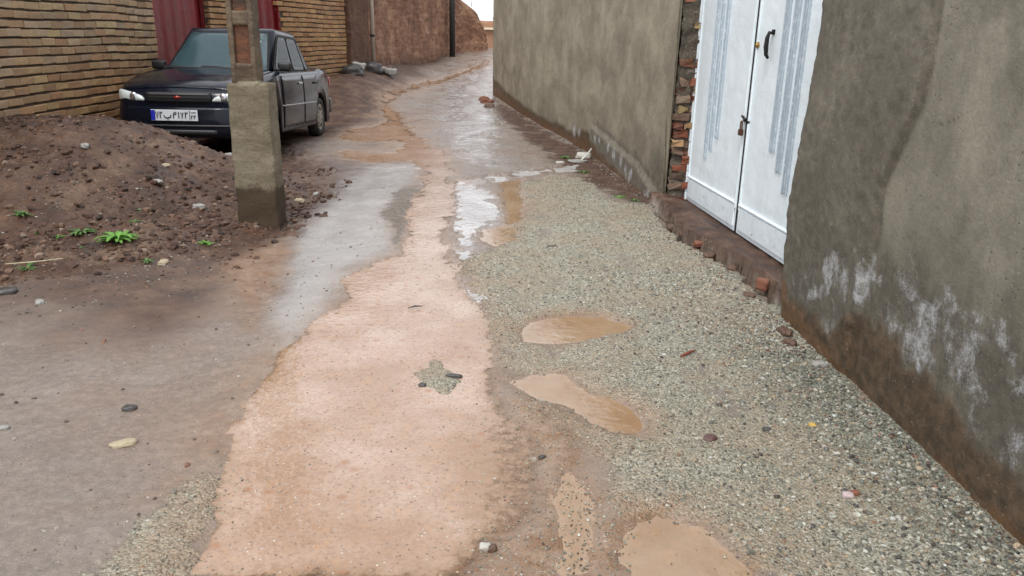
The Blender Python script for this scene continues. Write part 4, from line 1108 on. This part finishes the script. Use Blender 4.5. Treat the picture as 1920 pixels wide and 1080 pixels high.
# ================================================================ BRICK WALLS ON THE LEFT
BR = [(.40, .27, .145), (.34, .22, .12), (.44, .31, .17), (.37, .20, .10), (.30, .165, .085), (.42, .32, .21), (.36, .27, .19), (.46, .35, .17)]
def brick_wall(name, a, b, z0f, z1, skips=(), course=.092, blen=.235, depth=.05, parent=None, warm=0.0):
    a = Vector(a); b = Vector(b); L = (b - a).length; d = (b - a) / L; ang = math.atan2(d.y, d.x)
    nrm = Vector((-d.y, d.x))
    its = []; row = 0; z = -.25
    while z < z1:
        s = -blen * (.5 if row % 2 else 0) - random.uniform(0, .02)
        while s < L:
            l = blen * random.uniform(.94, 1.04)
            s0, s1 = max(s, 0), min(s + l, L)
            if s1 - s0 > .04:
                m = (s0 + s1) / 2
                if not any(p < m < q for p, q in skips):
                    P = a + d * m
                    gzz = float(g0(P.x + .1, P.y))
                    if z > gzz - .3:
                        dz = .022 * float(fbm(np.array(m), np.array(z * 2), .9, 2, 37)) + random.uniform(-.003, .003)
                        pr = random.gauss(0, .0035)
                        h = (course - .021) / 2
                        c = (.55 * np.array(random.choice(BR)) + .45 * np.array((.385, .26, .145))) * random.uniform(.8, 1.12)
                        wf_ = max(warm * .8, float(sm((P.y - 6.5) / 3.5) * sm((1.5 - z) / .9)) if warm == 0 else 0)
                        c = c * np.array([1, 1 - wf_ * .22, 1 - wf_ * .42])
                        q = P - nrm * (0 - pr)
                        its.append(((P.x - nrm.x * (-depth) + nrm.x * 0 - nrm.x * pr, P.y + nrm.y * depth - nrm.y * pr, z + h + dz), ((s1 - s0) / 2 + .001, depth, h), ang, c))
            s += l + .004
        z += course; row += 1
    o = bricks_mesh('bricks', its, brick_m, parent, .0026)
    # mortar bed just behind the brick faces
    bm = bmesh.new()
    pts = []; segs = []; cur = 0.0
    for p, q in sorted(skips): segs.append((cur, p)); cur = q
    segs.append((cur, L))
    for p, q in segs:
        A = a + d * p + nrm * .034; B = a + d * q + nrm * .020
        A2 = A + nrm * .20; B2 = B + nrm * .20
        vs = [bm.verts.new((v.x, v.y, zz_)) for zz_ in (-.3, z1 - .01) for v in (A, B, B2, A2)]
        for f in ((0, 1, 2, 3), (7, 6, 5, 4), (0, 4, 5, 1), (1, 5, 6, 2), (2, 6, 7, 3), (3, 7, 4, 0)): bm.faces.new([vs[k] for k in f])
    bm_obj('mortar_bed', bm, bed_m, parent)
bed_m = simple('dark bed joints', (.07, .05, .035), .9, var=.4, sc=20, bump=.006, bsc=60)
bw1 = thing('brick_wall', 'tan brick wall with dark bed joints left of the parked car', 'wall')
brick_wall('bricks', (-4.9, 4.0), (-4.9, 11.05), None, 3.0, parent=bw1)
bw2 = thing('brick_wall', 'orange tan brick wall behind the parked car with two red doorways', 'wall')
WA, WB_ = Vector((-4.97, 13.25)), Vector((-3.80, 18.15))
brick_wall('bricks', WA, WB_, None, 3.4, skips=((1.35, 2.25),), parent=bw2, warm=1.0)
# red doors (folded sheet metal)
red_m = simple('red door paint', (.15, .003, .006), .5, var=.6, sc=3, bump=.012, bsc=6, coat=0, dirt=(.08, .004, .006))
def red_door(name, a, b, z0, z1, folds, label):
    a = Vector(a); b = Vector(b); L = (b - a).length
    t = thing(name, label, 'door', (a.x, a.y, z0), math.atan2(b.y - a.y, b.x - a.x))
    bm = bmesh.new(); n_ = folds * 8; R_ = []
    for i_ in range(n_ + 1):
        x = L * i_ / n_; ph = (i_ % 8)
        y = -.012 * math.sin(ph / 8 * 2 * math.pi)
        R_.append([bm.verts.new((x, y, 0)), bm.verts.new((x, y, z1 - z0)), bm.verts.new((x, y + .03, z1 - z0)), bm.verts.new((x, y + .03, 0))])
    for A, B in zip(R_, R_[1:]):
        for k in range(4): bm.faces.new((A[k], A[(k + 1) % 4], B[(k + 1) % 4], B[k]))
    bm.faces.new(R_[0]); bm.faces.new(R_[-1][::-1])
    bm_obj('panel', bm, red_m, t)
    bm = bmesh.new(); box(bm, (.03, -.03, (z1 - z0) / 2), (.06, .05, z1 - z0), bev=.005); box(bm, (L - .03, -.03, (z1 - z0) / 2), (.06, .05, z1 - z0), bev=.005); box(bm, (L / 2, -.03, (z1 - z0) - .03), (L - .13, .05, .06), bev=.005)
    bm_obj('frame', bm, red_m, t)
    bm = bmesh.new(); box(bm, (L * .5, -.045, 1.0), (.03, .03, .14), bev=.008); bm_obj('handle', bm, dark_m, t)
red_door('red_door', (-5.10, 11.05), (-5.12, 13.27), .0, 2.55, 6, 'wide red metal door beside the bonnet of the parked car')
dv = (WB_ - WA).normalized(); nn = Vector((-dv.y, dv.x))
p0 = WA + dv * 1.33 + nn * .085; p1_ = WA + dv * 2.27 + nn * .085
red_door('red_door', p0, p1_, .15, 2.9, 3, 'narrow red metal door in the brick wall above the car roof')
# lintel and back of doorway recess
bm = bmesh.new(); box(bm, (-5.08, 12.15, 2.75), (.30, 2.18, .36), bev=.01)
tag(bm_obj('door_lintel', bm, conc_mat('lintel', (.2, .17, .13), (.3, .26, .2)), None), 'concrete lintel over the wide red door', 'lintel')
# small lamp high on the brick wall and a meter box
P = WA + dv * (4.55); 
lampo = thing('wall_lamp', 'small pale lamp fixed high on the orange brick wall', 'wall lamp', (P.x, P.y, 2.42), math.atan2(dv.y, dv.x))
bm = bmesh.new(); box(bm, (0, -.03, 0), (.08, .06, .10), bev=.01); bm_obj('bracket', bm, dark_m, lampo)
bm = bmesh.new(); lathe(bm, [(.035, .06), (.06, .04), (.075, 0), (.07, -.05), (.03, -.08)], 20, 'Z', (0, -.11, 0)); bm_obj('shade', bm, simple('pale enamel', (.55, .62, .7), .3, bump=0), lampo, True)

# ================================================================ MUD WALLS
n = NT('straw mud render')
big = n.noise(1.1, 7, .62); mid = n.noise(9, 7, .65); f = n.noise(38, 6, .75)
lay = n.noise(4, 5, .6, vec=n.map(n.pos, (.35, .35, 3.5)))
col = n.ramp(n.math('ADD', n.math('MULTIPLY', big, .6), n.math('MULTIPLY', lay, .4)), [(.36, (.13, .058, .032)), (.5, (.23, .112, .062)), (.63, (.38, .22, .135))])
col = n.mix(n.rng(mid, .48, .66, 0, .75), col, (.07, .032, .02))
c_, _ = n.attr('paint'); W_, Dk_ = n.sep(c_)[0:2]
col = n.mix(n.math('MULTIPLY', Dk_, .75), col, (.06, .028, .016))
col = n.mix(n.math('MULTIPLY', W_, .5), col, (.42, .27, .18))
mud_m = n.done(col, .9, n.bump(n.math('ADD', mid, n.math('MULTIPLY', f, .5)), .06, .9))
def mud_wall(name, YS, XS, top, label, base=-.3, amp=.11, seed=0, thick=.5, dark=None, ds=.06):
    YS = np.array(YS, float); XS = np.array(XS, float)
    T_ = np.concatenate([[0], np.cumsum(np.hypot(np.diff(XS), np.diff(YS)))])
    ss = np.linspace(0, T_[-1], int(T_[-1] / ds) + 2); tt = np.linspace(0, 1, 60)
    def pos(Sg, Tg):
        x = np.interp(Sg, T_, XS); y = np.interp(Sg, T_, YS)
        b = g0(x, y) + base; t = np.interp(Sg, T_, [top(q) for q in YS]) if callable(top) else top
        t = np.array([top(v) for v in y[:, 0]])[:, None] + .06 * fbm(Sg, Sg * 0, 1.6, 4, seed + 3)
        return np.stack([x, y, b + (t - b) * Tg], -1)
    def disp(Sg, Tg):
        d = amp * fbm(Sg, Tg * 3, 1.0, 4, seed) + amp * .4 * fbm(Sg, Tg * 3, 6, 3, seed + 7)
        return d - .14 * sm((Tg - .93) / .07)
    ang = math.atan2(YS[-1] - YS[0], XS[-1] - XS[0])
    inward = (math.cos(ang + math.pi / 2), math.sin(ang + math.pi / 2))
    o, Sg, Tg, nv = slab(name, ss, tt, pos, inward, thick, mud_m, None, disp)
    w = np.clip(sm((Tg - .75) / .2) * (.5 + fbm(Sg, Tg, 3, 3, 8)), 0, 1)
    dk = sm((.16 - Tg + .06 * fbm(Sg, Tg, 5, 3, 9)) / .1)
    if dark is not None: dk = np.clip(dk + dark(np.interp(Sg, T_, YS), Tg), 0, 1)
    attr(o, 'paint', np.stack([ringpad(w, nv), ringpad(dk, nv), ringpad(w * 0, nv), ringpad(w * 0, nv) + 1], -1).reshape(-1, 4))
    return tag(o, label, 'wall')
mud_wall('mud_wall', [19.3, 22, 25, 28.3, 29.2, 29.8, 30.05], [-3.62, -3.28, -2.86, -2.36, -1.95, -1.35, -1.10],
         lambda y: float(np.interp(y, [18, 26, 28.9, 29.4, 29.75, 29.95, 30.05], [4.2, 3.7, 3.0, 2.62, 2.25, 1.85, 1.55])), 'reddish brown mud wall with rounded broken top end under the sky', seed=20)
mud_wall('mud_buttress', [18.17, 19.35], [-3.72, -3.52], lambda y: 4.0, 'dark brown mud buttress between the brick wall and the mud wall', seed=30, dark=lambda y, t: .85 + 0 * t, thick=.6, amp=.07)
# far wall closing the lane
n = NT('far brick wall')
col = n.mix(n.noise(3, 6), (.26, .13, .08), (.40, .23, .14))
far_m = n.done(col, .9, n.bump(n.noise(30, 5), .02))
bm = bmesh.new(); rough_block(bm, -2.6, 2.5, 32.0, 32.35, .6, 2.02, (30, 2, 12), .03, 2)
fw_ = thing('boundary_wall', 'low reddish wall closing the far end of the lane', 'wall')
bm_obj('masonry', bm, far_m, fw_, True)
bm = bmesh.new(); box(bm, (-1.05, 31.93, 1.72), (.45, .12, .09), bev=.02); box(bm, (-.35, 31.93, 1.72), (.7, .12, .09), bev=.02); bm_obj('ledge', bm, simple('pale ledge', (.62, .52, .38), .8), fw_)

# drain pipe, black pole, mast
pp = thing('downpipe', 'pale grey downpipe standing against the mud wall', 'pipe', (-3.46, 19.55, gz(-3.4, 19.5) - .05))
bm = bmesh.new(); tube(bm, [(0, 0, 0), (0, 0, 3.6)], .05, 14); bm_obj('tube', bm, simple('grey pipe', (.40, .33, .27), .6, bump=.001), pp, True)
for z0 in (.8, 2.0, 3.1):
    bm = bmesh.new(); tube(bm, [(0, 0, z0), (0, 0, z0 + .05)], .058, 14); bm_obj('collar', bm, dark_m, pp, True)
bp = thing('utility_pole', 'black wooden utility pole standing in front of the mud wall', 'utility pole', (-2.20, 27.9, gz(-2.2, 27.9) - .1))
bm = bmesh.new(); tube(bm, [(0, 0, 0), (0, 0, 2), (0, 0, 4), (.02, 0, 7)], [.10, .095, .09, .08], 16)
bm_obj('shaft', bm, simple('tarred wood', (.020, .018, .016), .8, var=.5, sc=20, bump=.006), bp, True)
bm = bmesh.new(); box(bm, (0, 0, 6.4), (1.3, .09, .1), bev=.01); bm_obj('crossarm', bm, wood_m, bp)
ms = thing('iron_mast', 'thin dark iron mast with brackets at the far bend of the lane', 'mast', (-.80, 30.2, gz(-.8, 30.2) - .05))
bm = bmesh.new(); tube(bm, [(0, 0, 0), (0, 0, 3.6)], .018, 8); bm_obj('rod', bm, dark_m, ms)
for z0, dx, r in ((.42, .05, .06), (.72, .04, .05), (.90, .0, .055), (1.16, -.03, .065), (1.30, 0, .04), (1.50, .10, .05), (1.70, 0, .02)):
    bm = bmesh.new(); tube(bm, [(-.05 + dx, 0, z0 - .02), (dx, 0, z0 + .01), (.08 + dx, 0, z0 + .03)], [r * .3, r, r * .35], 8); bm_obj('bracket', bm, rust_m if z0 < 1.1 else dark_m, ms)
bm = bmesh.new(); tube(bm, [(0, 0, 0), (.03, 0, .22), (.02, 0, .42)], [.012, .008, .006], 6)
tw = tag(bm_obj('dry_twig', bm, wood_m, None), 'dry twig sticking out of the rounded top of the mud wall', 'twig'); tw.location = (-1.63, 29.35, 2.45)

# ================================================================ SMALL THINGS ON THE GROUND
def leafy(name, x, y, r, nleaf, label, group=None, seed=0, col='g'):
    rd = random.Random(seed)
    bm = bmesh.new()
    for k in range(nleaf):
        t = rd.uniform(0, 6.283); L = r * rd.uniform(.55, 1.15); w = L * rd.uniform(.14, .26); lift = rd.uniform(.25, 1.1)
        d = Vector((math.cos(t), math.sin(t), 0)); s_ = Vector((-d.y, d.x, 0))
        prev = None
        for i_ in range(6):
            u = i_ / 5
            p = d * L * u + Vector((0, 0, L * lift * (u - .75 * u * u)))
            ww = w * math.sin(math.pi * min(.97, .12 + .85 * u)) * (1 + .25 * (-1) ** i_) * .5
            cc = (bm.verts.new(p + s_ * ww + Vector((0, 0, ww * .4))), bm.verts.new(p), bm.verts.new(p - s_ * ww + Vector((0, 0, ww * .4))))
            if prev:
                bm.faces.new((prev[0], cc[0], cc[1], prev[1])); bm.faces.new((prev[1], cc[1], cc[2], prev[2]))
            prev = cc
    bmesh.ops.recalc_face_normals(bm, faces=bm.faces)
    bmesh.ops.solidify(bm, geom=bm.faces[:], thickness=.0012)
    me_o = bm_obj(name, bm, leaf_m if seed % 3 == 0 else leaf_d, None, True)
    me_o.location = (x, y, gz(x, y) - .004)
    return tag(me_o, label, 'weed', group)
n = NT('weed leaves'); tc = n.t.nodes.new('ShaderNodeTexCoord').outputs['Object']
leaf_m = n.done(n.mix(n.noise(30, 3, vec=tc), (.055, .17, .02), (.16, .36, .05)), .5)
n = NT('dull weed leaves'); tc = n.t.nodes.new('ShaderNodeTexCoord').outputs['Object']
leaf_d = n.done(n.mix(n.noise(30, 3, vec=tc), (.04, .10, .02), (.11, .21, .05)), .6)
WD = [(-2.774, 5.262, .125, 30, 'largest bright green weed on the mud bank left of the concrete base'),
      (-3.063, 5.313, .085, 20, 'leafy green weed just left of the largest weed on the bank'),
      (-3.521, 5.429, .085, 16, 'dull green weed high on the bank near the left edge'),
      (-2.233, 5.451, .065, 14, 'small green weed nearest the foot of the concrete base'),
      (-2.453, 4.975, .060, 14, 'small green weed below the largest weed, at the edge of the grey ground'),
      (-3.109, 4.731, .070, 14, 'green weed beside a dry stalk at the lower left of the bank'),
      (-3.154, 5.202, .045, 9, 'tiny weed sprig left of the two leafy weeds on the bank'),
      (-2.823, 5.608, .060, 12, 'faint weed just above the largest weed on the bank'),
      (-2.893, 5.816, .045, 9, 'topmost tiny weed on the slope behind the largest weed'),
      (-3.301, 5.24, .055, 12, 'low flat weed between the left edge and the leafy weeds'),
      (.676, 10.06, .10, 22, 'bright green weed farthest along the foot of the bent plaster wall'),
      (.80, 8.95, .08, 16, 'flat green weed on brown soil below the broken drain'),
      (1.031, 7.495, .07, 16, 'dark green weed in the soil just before the brick jamb'),
      (1.168, 7.353, .075, 14, 'green weed closest to the corner of the gateway'),
      (-2.95, 5.08, .035, 7, 'tiny sprout in front of the two leafy weeds on the bank'),
      (-3.60, 5.12, .06, 12, 'green weed cut by the left edge of the picture')]
for k, (x, y, r, nl, lb) in enumerate(WD): leafy('weed', x, y, r * (1.25 if k < 2 else 1.0), int(nl * 1.3), lb, 'weeds growing along the lane', k)
bm = bmesh.new(); tube(bm, [(-.16, -.02, .01), (0, 0, .02), (.17, .06, .03)], [.003, .005, .003], 6)
o = tag(bm_obj('dry_stalk', bm, simple('straw', (.42, .36, .24), .7, bump=0), None), 'pale dry stalk lying across a weed on the lower left bank', 'stalk'); o.location = (-3.09, 4.76, gz(-3.09, 4.76) + .01)

def st_(x, y, size, mat, label, name='stone', cat='stone', rot=0, seed=0, lift=.2, amp=.22, group=None):
    return chunk(name, (x, y, gz(x, y)), size, mat, label, cat, rot, seed, amp, None, group, 3, lift)
st_(-1.46, 2.591, (.050, .024, .013), st_yel, 'flat pale yellow stone on the grey left shoulder', rot=.5, seed=1)
st_(-1.575, 2.88, (.030, .018, .014), st_dark, 'small black stone above the yellow stone on the left shoulder', rot=.1, seed=2)
st_(-1.98, 2.69, (.026, .012, .010), st_grey, 'small pale chip at the far left of the shoulder', rot=.4, seed=33)
st_(-.069, 2.026, (.020, .015, .016), st_wht, 'white brown stone standing in the shallow muddy flow nearest the camera', seed=3)
st_(-.045, 2.012, (.014, .012, .016), st_brn, 'brown stone touching the white stone in the shallow muddy flow', seed=4)
st_(.091, 2.56, (.014, .012, .010), st_wht, 'small round white stone beside the orange mud', seed=5)
st_(.125, 2.565, (.016, .010, .009), st_dark, 'black pebble just right of the small white stone', rot=.4, seed=6)
st_(1.031, 2.774, (.018, .013, .012), st_dark, 'black pebble lying alone on the grey gravel', seed=7)
st_(1.225, 2.808, (.016, .014, .011), simple('ochre stone', (.5, .32, .08), .6, bump=.002), 'ochre yellow pebble on the gravel by the right wall', seed=8)
st_(.782, 2.689, (.030, .022, .010), simple('purple stone', (.10, .05, .045), .5, bump=.003), 'dark purple flat stone pressed in the gravel', rot=.8, seed=9)
st_(1.20, 2.33, (.016, .012, .012), brk_red, 'small red brick crumb in the coarse gravel', seed=10)
st_(1.17, 2.32, (.020, .015, .012), simple('pink stone', (.45, .36, .36), .5, bump=.002), 'pinkish stone beside the red brick crumb', seed=11)
st_(-.262, 3.262, (.040, .012, .014), st_dark, 'long dark wet stone on the gravel island in the stream', rot=-.1, seed=12)
st_(-.395, 3.165, (.018, .012, .012), st_dark, 'dark stone at the left tip of the gravel island', seed=13)
st_(.294, 5.595, (.034, .010, .008), st_dark, 'thin dark chip lying on the pale gravel', rot=0, seed=14)
st_(-.30, 3.55, (.016, .010, .010), st_brn, 'brown pebble in the stream above the gravel island', seed=15)
bm = bmesh.new(); tube(bm, [(-.045, -.02, .0), (-.01, 0, .006), (.045, .025, .0)], [.002, .006, .001], 6)
o = tag(bm_obj('twig', bm, st_dark, None), 'black sliver of twig floating in the pink stream', 'twig'); o.location = (-.549, 4.184, gz(-.549, 4.184) + .022)
bm = bmesh.new(); tube(bm, [(-.045, -.04, .004), (0, 0, .008), (.045, .045, .004)], [.004, .008, .003], 6)
o = tag(bm_obj('wood_splinter', bm, simple('reddish wood', (.22, .05, .03), .6, bump=0), None), 'reddish brown wood splinter on the gravel', 'splinter'); o.location = (.879, 3.548, gz(.879, 3.548) + .006)
# doorstep rubble
bm = bmesh.new(); rough_block(bm, -.055, .055, -.035, .035, -.03, .03, (6, 4, 4), .010, 18)
o = tag(bm_obj('brick_piece', bm, brk_red, None, True), 'broken red brick jutting from the doorstep corner under the gate', 'brick'); o.location = (1.535, 4.52, .075); o.rotation_euler = (.1, .15, 1.1)
for k, (x, y, sx, sy, sz, m, lb) in enumerate([
    (1.32, 6.25, .05, .03, .03, st_brn, 'flat dark clod wedged under the doorstep edge near its upper end'),
    (1.41, 5.35, .055, .035, .028, st_brn, 'dark clod below the red lump on the doorstep edge'),
    (1.49, 5.05, .05, .03, .026, st_brn, 'brown clod half way between the red lump and the red brick'),
    (1.53, 4.75, .045, .03, .024, st_brn, 'small brown clod just above the red brick on the doorstep edge'),
    (1.44, 4.46, .035, .025, .02, st_brn, 'brown clod in front of the red brick at the doorstep'),
    (1.40, 5.62, .050, .030, .025, brk_red, 'red brick lump in the broken edge of the doorstep'),
    (1.345, 5.95, .045, .030, .022, st_brn, 'dark mud lump along the middle of the doorstep edge'),
    (1.455, 3.848, .050, .030, .025, st_brn, 'dark brown lump at the foot of the near plaster wall'),
    (1.433, 3.698, .035, .025, .022, st_brn, 'smaller brown lump below the one at the foot of the near wall'),
    (1.48, 3.42, .035, .022, .018, st_grey, 'grey stone against the foot of the near plaster wall'),
    (1.30, 6.55, .035, .030, .02, st_brn, 'mud lump at the upper end of the doorstep edge')]):
    st_(x, y, (sx, sy, sz), m, lb, seed=40 + k, rot=k * .7, amp=.35)
# mound stones
for k, (x, y, sx, m, lb) in enumerate([
    (-2.62, 7.35, .085, st_brn, 'large dark clod high on the mound left of the concrete base'),
    (-2.42, 7.40, .055, st_grey, 'grey stone on the mound close behind the concrete base'),
    (-2.95, 6.35, .045, st_grey, 'pale grey stone half way up the mound'),
    (-3.05, 6.75, .040, st_yel, 'yellowish stone on the brown mound slope'),
    (-3.62, 6.55, .050, st_grey, 'grey stone on the left part of the mound'),
    (-2.55, 6.15, .050, st_grey, 'flat grey stone low on the mound beside the concrete base'),
    (-1.93, 7.45, .045, st_grey, 'pale stone on the reddish soil right of the concrete base'),
    (-1.98, 7.05, .050, st_yel, 'tan stone lower on the reddish soil right of the concrete base'),
    (-2.85, 7.75, .045, st_grey, 'pale stone on the crest of the mound below the car bumper'),
    (-2.687, 4.145, .035, st_grey, 'grey chip on the dark ground at the lower left'),
    (-2.976, 4.316, .055, st_dark, 'dark stone at the left edge under the bank'),
    (-2.32, 4.93, .045, st_yel, 'pale tan flat stone in the washed mud below the bank')]):
    st_(x, y, (sx, sx * .65, sx * .45), m, lb, seed=60 + k, rot=k * 1.3, amp=.3)
# broken drain at the wall step
dr = (.93, 9.9)
bm = bmesh.new(); tube(bm, [(-.09, -.14, .02), (.0, .02, .07), (.06, .12, .13)], .011, 8)
o = tag(bm_obj('broken_pipe', bm, simple('white plastic', (.62, .62, .6), .4, bump=0), None, True), 'short white pipe leaning out of the foot of the bent plaster wall', 'pipe'); o.location = (dr[0], dr[1], gz(*dr))
st_(.90, 10.12, (.10, .06, .06), st_wht, 'white lump of plaster at the mouth of the broken pipe', name='plaster_lump', cat='plaster', seed=80)
st_(.80, 9.72, (.12, .07, .025), st_grey, 'grey rubble heap under the leaning white pipe', name='rubble', cat='rubble', seed=81, amp=.4)
st_(.57, 9.62, (.06, .035, .02), st_wht, 'pale flat stone left of the rubble under the white pipe', seed=82)
# rubble by the far left wall
o = bm_obj('stone_slab', (lambda b: (rough_block(b, -.36, .36, -.10, .10, -.06, .06, (14, 5, 4), .03, 5), b)[1])(bmesh.new()), st_grey, None, True)
tag(o, 'long grey stone slab lying in front of the mud wall', 'slab'); o.location = (-3.12, 19.3, gz(-3.12, 19.3) + .07); o.rotation_euler = (0, .05, -.95)
st_(-3.30, 19.7, (.14, .09, .06), st_wht, 'pale stone at the upper end of the long grey slab', seed=83)
for k, (x, y, sx, m, lb) in enumerate([(-3.62, 17.75, .24, st_dark, 'black rubble heap at the end of the orange brick wall'), (-3.50, 17.9, .15, st_grey, 'grey stone on top of the black rubble heap'), (-3.42, 18.95, .28, st_dark, 'dark lump at the foot of the mud buttress'), (-3.2, 19.9, .16, st_brn, 'brown mud lump behind the long grey slab')]):
    o = st_(x, y, (sx, sx * .7, sx * .6), m, lb, name='rubble', cat='rubble', seed=84 + k, amp=.45)
    if k == 1: o.location.z += .15
for k, (x, y, sx) in enumerate([(-.72, 17.6, .12), (-.62, 17.0, .14), (-.55, 16.3, .10)]):
    st_(x + .02, y, (sx, sx * .8, sx * .5), brk_red if k < 2 else st_brn, ['red brick rubble at the far corner of the bent wall', 'second red rubble lump nearer along the far wall foot', 'brown lump nearest of the rubble at the far wall foot'][k], name='rubble', cat='rubble', seed=90 + k, amp=.4)
